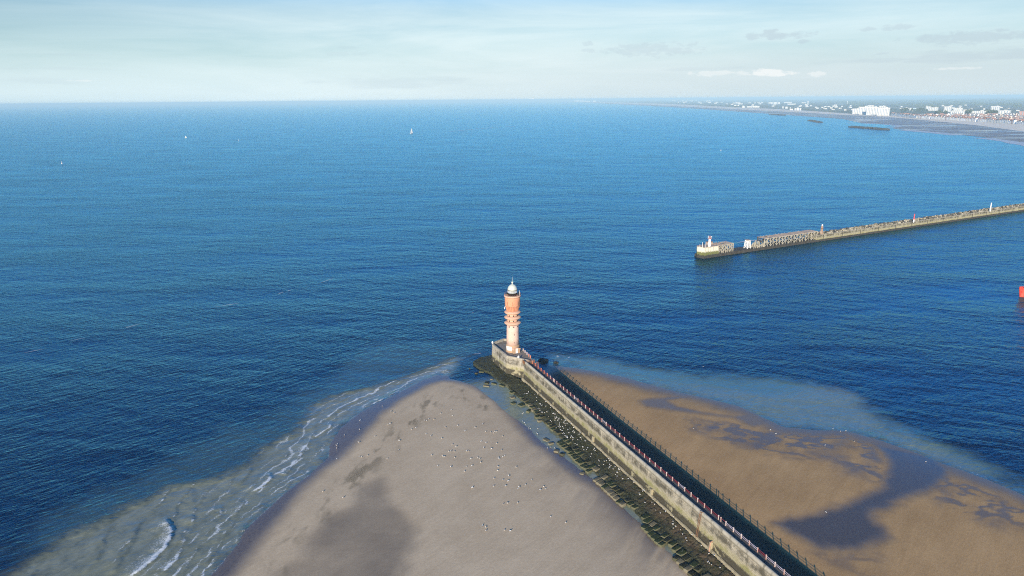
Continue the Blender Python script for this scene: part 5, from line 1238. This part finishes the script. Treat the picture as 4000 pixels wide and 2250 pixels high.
# ------------------------------------------------------------------ town
def facing(p, q): return math.atan2(q[1] - p[1], q[0] - p[0])
m_ap = simple('white_render', (0.60, 0.59, 0.56), 0.8, 0.08, 0.05); m_apg = simple('grey_glazing', (0.22, 0.27, 0.32), 0.5, 0.2, 0.05); m_roofg = simple('grey_flat_roof', (0.35, 0.34, 0.33), 0.9, 0.1, 0.05)
FR = facing(P(3470, 453), P(4000, 490))
def apartment(x0, x1, yt, yb, label, strips=6, depth=16, mat=None, rot=None, name='apartment_block', cat='apartment block', sc=c6):
    ox, oy, s = sc
    a = P(ox + x0 / s, oy + yb / s, 3.0); c_ = P(ox + x1 / s, oy + yb / s, 3.0); mx, my = P(ox + (x0 + x1) / 2 / s, oy + yb / s, 3.0)
    D = math.hypot(mx, my); W = (x1 - x0) / s / F * D; Hh = (yb - yt) / s / F * D
    rz = math.atan2(-mx, my) if rot is None else rot
    g = tag(empty(name, (mx, my, 3.0), rz), label, cat)
    bm = bmesh.new(); box(bm, (0, depth / 2, Hh / 2), (W * (0.93 if strips >= 5 else 1), depth, Hh)); obj('wall', bm, mat or m_ap, g)
    bm = bmesh.new(); box(bm, (0, depth / 2, Hh + 0.6), (W * 1.01, depth * 1.02, 1.2)); obj('roof', bm, m_roofg if mat is None else mat, g)
    for i in range(strips):
        x = -W / 2 + W * (i + 0.5) / strips; bm = bmesh.new(); box(bm, (x, -0.05, Hh * 0.48), (W / strips * 0.34, 0.6, Hh * 0.88)); obj('window_strip', bm, m_apg, g)
    if strips >= 5:
        bm = bmesh.new(); box(bm, (W * 0.2, depth / 2, Hh + 3.0), (W * 0.18, depth * .5, 3.6)); obj('roof_cabin', bm, m_ap, g)
    return g
apartment(110, 205, 212, 275, 'leftmost of the big white seafront apartment slabs, stepped and narrow', 5)
apartment(208, 312, 192, 284, 'second white seafront apartment slab from the left end', 6)
apartment(316, 470, 196, 290, 'third and widest white seafront apartment slab', 9)
apartment(472, 625, 206, 299, 'right end white seafront apartment slab beside the houses', 9)
apartment(330, 402, 165, 230, 'taller white block standing behind the seafront apartment slabs', 4)
apartment(495, 578, 172, 230, 'white block with a tower behind the right seafront slab', 4)
apartment(1430, 1515, 184, 245, 'striped white tower block left of the twin stepped blocks', 5)
apartment(1570, 1670, 204, 262, 'upper stepped white tower block among the seafront houses', 5)
apartment(1536, 1695, 250, 290, 'broad lower white block in front of the stepped tower block', 8)
apartment(1705, 1742, 224, 262, 'slim pale block right of the stepped tower block', 3)
apartment(1170, 1222, 180, 222, 'small white block standing left of a pinkish one', 3)
apartment(1224, 1326, 192, 230, 'wide pinkish white block behind the town roofs', 6)
apartment(2106, 2202, 188, 262, 'grey white tower block nearest the right side of the far town', 5, 18, simple('grey_render', (0.55, 0.55, 0.55), 0.8, 0.1, 0.05))
apartment(1822, 2005, 245, 285, 'long low white block between the towers of the far town', 9)
apartment(2160, 2345, 238, 276, 'low white block under the grey white tower', 7)
apartment(2518, 2640, 262, 330, 'red brick block at the right frame edge of the far town', 5, 20, simple('red_brick_far', (0.42, 0.22, 0.17), 0.85, 0.2, 0.05))
apartment(810, 940, 195, 207, 'long low white shed behind the left part of the town', 0, 30, None, None, 'shed', 'shed')
apartment(1000, 1120, 196, 206, 'grey blue long shed right of the white shed', 0, 30, simple('blue_grey_sheet', (0.35, 0.45, 0.5), 0.6), None, 'shed', 'shed')
for k, (x0, x1, yt, yb, lb) in enumerate(((1470, 1555, 114, 135, 'big white hall inland beyond the far dunes'), (1618, 1690, 112, 122, 'long white shed right of the big white hall'), (1655, 1732, 130, 140, 'white shed below the long shed inland'), (1870, 1882, 105, 140, 'thin white tower inland by the sheds'), (1810, 1850, 115, 124, 'short white shed beside the thin tower'), (555, 594, 93, 103, 'lone white building far left on the distant plain'), (802, 812, 92, 101, 'small round white tank on the distant plain'), (1143, 1172, 155, 175, 'white seaside house by the distant dunes'), (1197, 1246, 160, 172, 'row of white seaside cabins on the distant dunes'), (1262, 1330, 158, 172, 'stepped white seaside block right of the cabins'), (1588, 1606, 163, 182, 'small white block at the edge of the distant dunes'), (1622, 1650, 166, 184, 'second small white block by the distant dunes'), (1676, 1706, 188, 202, 'white beach pavilion on the distant dunes'), (1732, 1795, 182, 204, 'white terrace near the beach left of the water tower'))):
    apartment(x0, x1, yt, yb, lb, 2 if yb - yt > 14 else 0, 18, None, None, 'white_building', 'building', c9)
# distant resort on the horizon
for k, (x0, x1, yt, yb) in enumerate(((1750, 1775, 164, 186), (1778, 1800, 160, 186), (1803, 1815, 165, 186), (1822, 1838, 166, 186), (1842, 1866, 163, 186), (1876, 1900, 172, 186), (1904, 1945, 176, 187), (1985, 2020, 172, 190), (915, 940, 142, 160), (1010, 1028, 144, 161), (1060, 1100, 146, 162), (1180, 1205, 144, 164), (1208, 1240, 142, 164))):
    apartment(x0, x1, yt, yb, 'tiny pale building of a resort on the far horizon coast', 0, 20, None, None, 'white_building', 'building', c10)['group'] = 'buildings of the resort on the horizon'
# small white houses strewn over the plain behind the dunes
r_ = random.Random(21); k = 0
while k < 110:
    px = r_.uniform(2620, 3330) if k < 80 else r_.uniform(3320, 4000); py = 372 + (px - 2500) * 0.040 + r_.choice([12, 15, 18, 22, 26]) + r_.uniform(-2, 2) if k < 80 else r_.uniform(412, 440)
    x, y = P(px, py, 3.0); sd_ = seg_dist(np.array([x]), np.array([y]), dry_l)
    if sd_[1][0] < 0 or sd_[0][0] < 60: k += 0.2; continue
    k = int(k) + 1; D = math.hypot(x, y); wpx = r_.uniform(4, 11); hpx = r_.uniform(2.0, 4.0)
    g = tag(empty('white_building', (x, y, 3.0), math.atan2(-x, y) + r_.uniform(-.3, .3)), 'small pale building strewn over the hazy plain behind the far dunes', 'building', 'small buildings on the far plain')
    W, Hh = wpx / F * D, hpx / F * D; bm = bmesh.new(); box(bm, (0, 0, Hh / 2), (W, W * .7, Hh)); obj('wall', bm, m_ap, g); bm = bmesh.new(); box(bm, (0, 0, Hh * 1.1), (W * 1.05, W * .75, Hh * .2), 0, 0, .7); obj('roof', bm, m_roofg, g)
# water tower
wx, wy = P(2500 + 2315 / 2.862, 360 + 140 / 2.862, 3.0); D = math.hypot(wx, wy); hw = 33 / 2.862 / F * D
g = tag(empty('water_tower', (wx, wy, 3)), 'white mushroom water tower behind the far shore', 'water tower')
bm = bmesh.new(); lathe(bm, [(4.2, 0), (3.4, hw * .7)], 16); obj('stem', bm, m_ap, g); bm = bmesh.new(); lathe(bm, [(3.4, hw * .7 + .01), (8.0, hw * .82), (8.4, hw), (2, hw * 1.05), (0, hw * 1.06)], 20); obj('tank', bm, m_ap, g)

looks = [('cream', (0.86, 0.80, 0.68), (0.36, 0.22, 0.17), 'cream house with a red roof'), ('white', (0.88, 0.86, 0.82), (0.30, 0.15, 0.11), 'white house with a red roof'), ('grey', (0.70, 0.69, 0.67), (0.24, 0.23, 0.235), 'grey house with a slate roof'),
         ('brick', (0.62, 0.46, 0.39), (0.34, 0.20, 0.16), 'brick house with a red roof'), ('pale', (0.86, 0.84, 0.79), (0.17, 0.165, 0.17), 'pale house with a slate roof')]
hl = {}
m_hwin = simple('house_glass', (0.07, 0.09, 0.11), 0.3, 0.2, 0.5)
for nm, wc_, rc_, desc in looks:
    mw = simple(nm + '_house_wall', wc_, 0.85, 0.15, 0.1); mrf = simple(nm + '_house_roof', rc_, 0.85, 0.25, 0.2)
    bm = bmesh.new(); box(bm, (0, 0, 5), (9.2, 11, 10)); me1 = bpy.data.meshes.new('wall'); bm.to_mesh(me1); bm.free(); me1.materials.append(mw)
    bm = bmesh.new(); pr3 = [(-6, 9.9), (0, 14.2), (6, 9.9)]
    A = [bm.verts.new((-4.9, y, z)) for y, z in pr3]; B = [bm.verts.new((4.9, y, z)) for y, z in pr3]
    for i in range(3): bm.faces.new((A[i], A[(i + 1) % 3], B[(i + 1) % 3], B[i]))
    bm.faces.new(A[::-1]); bm.faces.new(B); bmesh.ops.recalc_face_normals(bm, faces=bm.faces[:]); me2 = bpy.data.meshes.new('roof'); bm.to_mesh(me2); bm.free(); me2.materials.append(mrf)
    bm = bmesh.new(); box(bm, (0, 0, 0), (1.5, 0.2, 2.0)); me3 = bpy.data.meshes.new('window'); bm.to_mesh(me3); bm.free(); me3.materials.append(m_hwin)
    hl[nm] = (me1, me2, me3)
def house(x, y, rz, sx, sz, look, where, group, win=False, gable=False):
    nm, _, _, desc = look; g = tag(empty('house', (x, y, 3.0), rz), f'{desc} {where}', 'house', f'{nm} {group}'); me1, me2, me3 = hl[nm]
    for n_, me in (('wall', me1), ('roof', me2)):
        o = link(n_, me, g); o.scale = (sx, 1, sz)
        if n_ == 'roof' and gable: o.rotation_euler = (0, 0, PI / 2); o.scale = (1.15, sx * .85, sz)
    if win:
        for u in (-2.4, 2.4):
            for v in (2.4, 6.6):
                o = link('window', me3, g); o.location = (u * sx, -5.55, v * sz)
f0 = crop(*c6, [(640, 303), (1000, 336), (1500, 366), (2000, 396), (2640, 440)], 3.0)
front = resample_even(f0, 13.5)
for i, (x, y) in enumerate(front):
    ang = facing(front[max(0, i - 1)], front[min(len(front) - 1, i + 1)]); nx_, ny_ = -math.sin(ang), math.cos(ang)
    lk = random.choices(looks, [3, 5, 2, 1, 5])[0]
    if random.random() < 0.95: house(x + nx_ * 14, y + ny_ * 14, ang, random.uniform(.95, 1.35), random.uniform(1.0, 1.6), lk, 'in the front row of the far seafront', 'houses in the far front row', i > len(front) - 40, random.random() < .4)
nH = 0; taken = []
while nH < 180:
    k = random.random() ** 0.75; i = int(k * (len(front) - 1)); x, y = front[i]; ang = facing(front[max(0, i - 1)], front[min(len(front) - 1, i + 1)]); nx_, ny_ = -math.sin(ang), math.cos(ang)
    dd = random.choice([48, 75, 105, 140, 180, 240, 320, 420]) + random.uniform(-8, 8); x, y = x + nx_ * dd, y + ny_ * dd
    if any((x - a) ** 2 + (y - b_) ** 2 < 420 for a, b_ in taken): continue
    taken.append((x, y)); lk = random.choices(looks, [3, 4, 2, 3, 3])[0]
    house(x, y, ang + random.choice([0, PI / 2]), random.uniform(1.3, 2.5), random.uniform(0.85, 1.3), lk, 'among the back streets of the far town', 'houses in the far back streets'); nH += 1
# the mass of smaller houses further back in the town, too many to tell apart
r_ = random.Random(33); bm = bmesh.new(); k = 0
while k < 900:
    i = int(r_.random() ** 0.8 * (len(front) - 1)); x, y = front[i]; ang = facing(front[max(0, i - 1)], front[min(len(front) - 1, i + 1)]); nx_, ny_ = -math.sin(ang), math.cos(ang)
    dd = 60 + 760 * r_.random() ** 1.3; x, y = x + nx_ * dd + r_.uniform(-10, 10), y + ny_ * dd + r_.uniform(-10, 10)
    if any((x - a) ** 2 + (y - b_) ** 2 < 260 for a, b_ in taken): continue
    k += 1; w_, d_, h_ = r_.uniform(10, 24), r_.uniform(8, 12), r_.uniform(6, 12); rz_ = ang + r_.choice([0, PI / 2]) + r_.uniform(-.1, .1); R_ = Matrix.Rotation(rz_, 3, 'Z')
    pts = [R_ @ Vector(q) + Vector((x, y, 3)) for q in ((-w_ / 2, -d_ / 2, 0), (w_ / 2, -d_ / 2, 0), (w_ / 2, d_ / 2, 0), (-w_ / 2, d_ / 2, 0), (-w_ / 2, -d_ / 2, h_), (w_ / 2, -d_ / 2, h_), (w_ / 2, d_ / 2, h_), (-w_ / 2, d_ / 2, h_), (-w_ / 2, 0, h_ + 3.8), (w_ / 2, 0, h_ + 3.8))]
    v = [bm.verts.new(q) for q in pts]; mw_ = r_.choice([0, 0, 1, 1, 2]); mr_ = r_.choice([3, 3, 4, 4, 4])
    for q, mi in (((0, 1, 5, 4), mw_), ((2, 3, 7, 6), mw_), ((1, 2, 6, 9, 5), mw_), ((3, 0, 4, 8, 7), mw_), ((4, 5, 9, 8), mr_), ((6, 7, 8, 9), mr_)):
        f = bm.faces.new([v[j] for j in q]); f.material_index = mi
M_ = bpy.data.materials
tag(obj('houses', bm, [M_['white_house_wall'], M_['cream_house_wall'], M_['brick_house_wall'], M_['cream_house_roof'], M_['grey_house_roof']]), 'mass of small pale houses crowding the far town behind the seafront', 'houses', None, 'stuff')
# trees of the town and woodland of the plain
m_leaf = simple('far_foliage', (0.085, 0.105, 0.06), 0.9, 0.5, 0.08, 0); m_bark = simple('far_bark', (0.08, 0.06, 0.045), 0.9, 0.2, 0.5)
def clump(bm, c_, r, h, seed, leaves=True):
    rr_ = random.Random(seed)
    for _ in range(46):
        u = Vector((rr_.gauss(0, 1), rr_.gauss(0, 1), rr_.gauss(0, 1))).normalized() * rr_.uniform(0.55, 1.0); p = Vector((c_[0] + u.x * r, c_[1] + u.y * r, c_[2] + u.z * h)); s_ = r * rr_.uniform(.22, .42)
        q = Matrix.Rotation(rr_.uniform(0, 6.28), 3, Vector((rr_.gauss(0, 1), rr_.gauss(0, 1), rr_.gauss(0, 1))).normalized())
        f = [bm.verts.new(p + q @ Vector(o_) * s_) for o_ in ((-1, -.6, 0), (.2, -1, .2), (1, .1, 0), (.4, 1, -.2), (-.8, .7, .1))]; bm.faces.new(f)
tl = []
for k in range(4):
    bm = bmesh.new(); clump(bm, (0, 0, 8.5), 5.0, 5.0, k); clump(bm, (1.8, 1, 10.5), 3.4, 3.2, k + 30); clump(bm, (-2, .5, 7), 3.6, 3, k + 60); mc = bpy.data.meshes.new('crown'); bm.to_mesh(mc); bm.free(); mc.materials.append(m_leaf)
    bm = bmesh.new(); bar(bm, (0, 0, 0), (0, 0, 7), 0.5, 6, 0.25); bar(bm, (0, 0, 4), (1.6, 1, 9), 0.22, 5, .1); bar(bm, (0, 0, 4.5), (-1.8, .4, 8), 0.2, 5, .1); mt = bpy.data.meshes.new('trunk'); bm.to_mesh(mt); bm.free(); mt.materials.append(m_bark); tl.append((mc, mt))
def tree(x, y, sc, label, group):
    g = tag(empty('tree', (x, y, 3.0), random.uniform(0, 6)), label, 'tree', group); mc, mt = random.choice(tl); g.scale = (sc * 1.15, sc * 1.15, sc)
    link('crown', mc, g); link('trunk', mt, g)
for cx_, cy_, n_, sp, lb in ((1375, 290, 14, 34, 'left of the striped tower block'), (1760, 285, 10, 26, 'between the slim block and the long low block'), (2085, 290, 16, 40, 'in front of the grey white tower block'), (1090, 245, 8, 40, 'behind the roofs in the middle of the far town'), (880, 245, 8, 40, 'behind the roofs at the left of the far town')):
    for k in range(n_):
        x, y = P(3300 + (cx_ + random.gauss(0, sp)) / 3.68, 370 + (cy_ + random.uniform(-8, 3)) / 3.68, 3.0); tree(x, y, random.uniform(1.3, 2.3), f'dark green tree in the clump {lb}', f'trees {lb}')
bm = bmesh.new(); r_ = random.Random(11); bmi = bmesh.new(); bmesh.ops.create_icosphere(bmi, subdivisions=2, radius=1.0); IV = [v.co.copy() for v in bmi.verts]; IF = [[v.index for v in f.verts] for f in bmi.faces]; bmi.free()
WV = []; WF = []
def blob(x, y, r, h):
    k = len(WV); sd = r_.random() * 50
    for v in IV:
        q = 1 + 0.5 * mnoise.noise(v * 1.8 + Vector((sd, 0, 0))); WV.append((x + v.x * r * q, y + v.y * r * q, 3.0 + max(-0.5, v.z * h * q)))
    for f in IF: WF.append([i + k for i in f])
lines = [(r_.uniform(2650, 4050), r_.choice([388, 391, 394, 397, 401, 405, 410, 416])) for _ in range(120)]
for px, py in lines:
    if py > 372 + (px - 2500) * 0.031 + 8 and px < 3300: py = 384 + r_.uniform(0, 5)
    L = r_.uniform(20, 110)
    for k in range(int(L / 2.4)):
        x, y = P(px + k * 2.4, py + r_.uniform(-.6, .6), 3.0); D = math.hypot(x, y)
        # keep to the landward side of the dunes
        if D > 30000: continue
        s0_ = seg_dist(np.array([x]), np.array([y]), dry_l)
        if s0_[1][0] < 0 or s0_[0][0] < 120: continue
        blob(x, y, D * 0.0011 * r_.uniform(.8, 1.6), min(18, 7 + D * 0.0007) * r_.uniform(.7, 1.2))
bm.free()
me = bpy.data.meshes.new('woodland'); me.from_pydata(WV, [], WF); me.materials.append(m_leaf); me.update()
tag(link('woodland', me), 'hazy woods and hedgerows across the plain behind the far town', 'woodland', None, 'stuff')
# scrub along the distant dunes
WV2 = len(WV)

# ================================================================== HAZE
hz, t, b = new_mat('haze_air'); nt = hz.node_tree; nt.nodes.clear(); t = NT(nt); out = t.n('ShaderNodeOutputMaterial'); pv = t.n('ShaderNodeVolumePrincipled')
pv.inputs['Color'].default_value = (0.56, 0.82, 0.95, 1); pv.inputs['Density'].default_value = 0.000078; pv.inputs['Anisotropy'].default_value = -0.12
t.l(pv.outputs[0], out.inputs['Volume'])
bm = bmesh.new(); bmesh.ops.create_cube(bm, size=1.0)
for v in bm.verts: v.co = Vector((v.co.x * 200000, v.co.y * 200000, 128 if v.co.z > 0 else -3.5))
tag(obj('haze', bm, hz), kind='stuff')

# ================================================================== SKY
w = bpy.data.worlds.new('World'); scene.world = w; w.use_nodes = True; nt = w.node_tree; nt.nodes.clear(); t = NT(nt)
out = t.n('ShaderNodeOutputWorld'); bg = t.n('ShaderNodeBackground', i_Strength=0.10); t.l(bg.outputs[0], out.inputs[0])
sky = t.n('ShaderNodeTexSky', sky_type='NISHITA', sun_disc=False); sky.sun_elevation = SUN_EL; sky.sun_rotation = math.atan2(-0.27, -0.963); sky.altitude = 100; sky.air_density = 1.0; sky.dust_density = 0.6; sky.ozone_density = 1.5
gen = t.n('ShaderNodeTexCoord').outputs['Generated']; sp = t.n('ShaderNodeSeparateXYZ'); t.l(gen, sp.inputs[0])
az = t.math('ARCTAN2', sp.outputs[0], sp.outputs[1]); el = t.math('ARCSINE', sp.outputs[2])
ae = t.n('ShaderNodeCombineXYZ'); t.l(az, ae.inputs[0]); t.l(el, ae.inputs[1]); aev = ae.outputs[0]
CW = 6.6
base_c = sky.outputs[0]
# high thin veil, densest ahead and to the right of centre, low over the horizon
cir = t.noise(t.mapv(aev, 0.06, (3.0, 26.0, 1)), 1.0, 5, 0.6, 0.4)
band = t.math('MULTIPLY', t.smooth(el, 0.42, 0.02), 0.88)
azb = t.math('SUBTRACT', 1.0, t.math('MULTIPLY', t.smooth(t.math('ABSOLUTE', t.math('SUBTRACT', az, 0.12)), 0.05, 1.0), 0.5))
veil = t.math('MULTIPLY', t.math('MULTIPLY', band, azb), t.math('MULTIPLY_ADD', cir, 1.3, 0.22), clamp=True)
veil = t.math('MULTIPLY', veil, t.smooth(el, 0.20, 0.085))
c = t.mix(1.0, base_c, t.mix(t.smooth(el, 0.10, 0.22), (0.28, 0.52, 0.68), (0.24, 1.04, 2.05)), 'MULTIPLY')
c = t.mix(t.math('MULTIPLY', t.smooth(el, 0.35, 0.8), 0.5), c, (0.0, 0.0, 0.0))
c = t.mix(t.math('MULTIPLY', t.smooth(el, 0.085, 0.0), 0.9), c, (CW * 0.66, CW * 0.86, CW * 0.96))
c = t.mix(veil, c, (CW * 0.93, CW * 1.07, CW * 1.09))
# grey-lilac murk close over the horizon, stronger on the right
mur = t.math('MULTIPLY', t.math('MULTIPLY', t.smooth(el, 0.10, 0.015), t.smooth(az, -0.5, 0.5)), 0.6)
c = t.mix(mur, c, (CW * 0.66, CW * 0.745, CW * 0.79))
def azel(px, py):
    d = ray(px, py); L = math.sqrt(sum(v * v for v in d)); return math.atan2(d[0], d[1]), math.asin(d[2] / L)
cn = t.noise(t.mapv(aev, 0.0, (60, 130, 1)), 1.0, 5, 0.62); cn2 = t.noise(t.mapv(aev, 0.0, (16, 90, 1)), 1.0, 4, 0.6)
grey = None; white = None
def cloud(px, py, wpx, hpx, k, soft=False):
    a0, e0 = azel(px, py)
    ex = t.math('DIVIDE', t.math('SUBTRACT', az, a0), wpx / 2 / F); ey = t.math('DIVIDE', t.math('SUBTRACT', el, e0), hpx / 2 / F)
    r2 = t.math('ADD', t.math('MULTIPLY', ex, ex), t.math('MULTIPLY', ey, ey))
    v = t.math('SUBTRACT', t.math('MULTIPLY_ADD', cn2 if soft else cn, 3.4, -0.95), r2)
    return t.math('MULTIPLY', t.smooth(v, 0.0, 0.9 if soft else 0.7), k)
SR = lambda x, y: (2000 + x / 1.288, y / 1.288)
SLf = lambda x, y: (x / 1.288, y / 1.288)
for (p, wd, hh, k, so) in ((SR(700, 248), 380, 42, 0.38, 0), (SR(380, 222), 40, 16, .35, 0), (SR(385, 255), 60, 14, .3, 0), (SR(1312, 175), 105, 30, 0.62, 0), (SR(1215, 182), 60, 24, .5, 0), (SR(1462, 175), 85, 22, .55, 0), (SR(1462, 208), 45, 12, .5, 0),
    (SR(1940, 138), 120, 20, .45, 0), (SR(1792, 146), 60, 12, .45, 0), (SR(2105, 196), 110, 26, .45, 0), (SR(2380, 188), 400, 40, .55, 0), (SR(2420, 272), 560, 34, .45, 1), (SR(1900, 306), 760, 18, .35, 1), (SR(1000, 345), 380, 12, .2, 1), (SR(1860, 270), 50, 8, .35, 0), (SR(2100, 258), 80, 10, .3, 0),
    (SLf(1740, 272), 150, 18, .16, 0), (SLf(1750, 240), 80, 12, .16, 0), (SLf(370, 276), 280, 8, .13, 1), (SLf(300, 346), 360, 10, .16, 1), (SLf(150, 408), 330, 24, .16, 1), (SLf(2000, 415), 620, 40, .22, 1)):
    m_ = cloud(p[0], p[1], wd * 1.3, hh * 1.5, min(0.85, k * 0.9), so); grey = m_ if grey is None else t.math('MAXIMUM', grey, m_)
for (p, wd, hh, k) in ((SR(1310, 366), 170, 26, .7), (SR(1060, 370), 280, 18, .4), (SR(1530, 372), 70, 18, .45), (SR(2250, 345), 160, 10, .35), (SLf(430, 406), 90, 6, .3)):
    m_ = cloud(p[0], p[1], wd * 1.2, hh * 1.3, k); white = m_ if white is None else t.math('MAXIMUM', white, m_)
c = t.mix(grey, c, (CW * 0.56, CW * 0.68, CW * 0.77)); c = t.mix(white, c, (CW * 1.05, CW * 1.07, CW * 1.06))
t.l(c, bg.inputs[0])

# ================================================================== SUN, CAMERA, RENDER
sd = bpy.data.lights.new('sun', 'SUN'); sd.energy = 5.0; sd.angle = math.radians(0.5); sd.color = (1.0, 0.85, 0.65)
so = bpy.data.objects.new('sun', sd); COL.objects.link(so)
sv = Vector((-0.27 * math.cos(SUN_EL), -0.963 * math.cos(SUN_EL), math.sin(SUN_EL))); so.rotation_euler = sv.to_track_quat('Z', 'Y').to_euler(); so.location = (-60, -100, 200)
cd = bpy.data.cameras.new('camera'); cd.sensor_width = 36; cd.lens = 36 * F / 4000; cd.clip_end = 300000; cd.clip_start = 1.0
co = bpy.data.objects.new('camera', cd); COL.objects.link(co); co.location = (0, 0, CAMH)
fw = Vector((0, math.cos(PITCH), -math.sin(PITCH))); upv = Vector((0, math.sin(PITCH), math.cos(PITCH))); rt = Vector((1, 0, 0))
r2_ = rt * _c - upv * _s; u2_ = rt * _s + upv * _c
co.rotation_euler = Matrix((r2_, u2_, -fw)).transposed().to_euler()
scene.camera = co
vs = scene.view_settings; vs.view_transform = 'Standard'; vs.look = 'None'; vs.exposure = 0.5; vs.gamma = 1; vs.use_curve_mapping = False
scene.render.engine = 'CYCLES'; scene.cycles.use_denoising = False; scene.cycles.use_adaptive_sampling = False; scene.cycles.filter_width = 1.05; scene.cycles.max_bounces = 6; scene.cycles.volume_bounces = 0; scene.cycles.caustics_reflective = False; scene.cycles.caustics_refractive = False

print('HOUSES', sum(1 for o in bpy.data.objects if o.name.startswith('house')), 'GULLS', sum(1 for o in bpy.data.objects if o.name.startswith('gull')), 'BLOCKS', sum(1 for o in bpy.data.objects if o.name.startswith('stone_block')), 'TREES', sum(1 for o in bpy.data.objects if o.name.startswith('tree')))
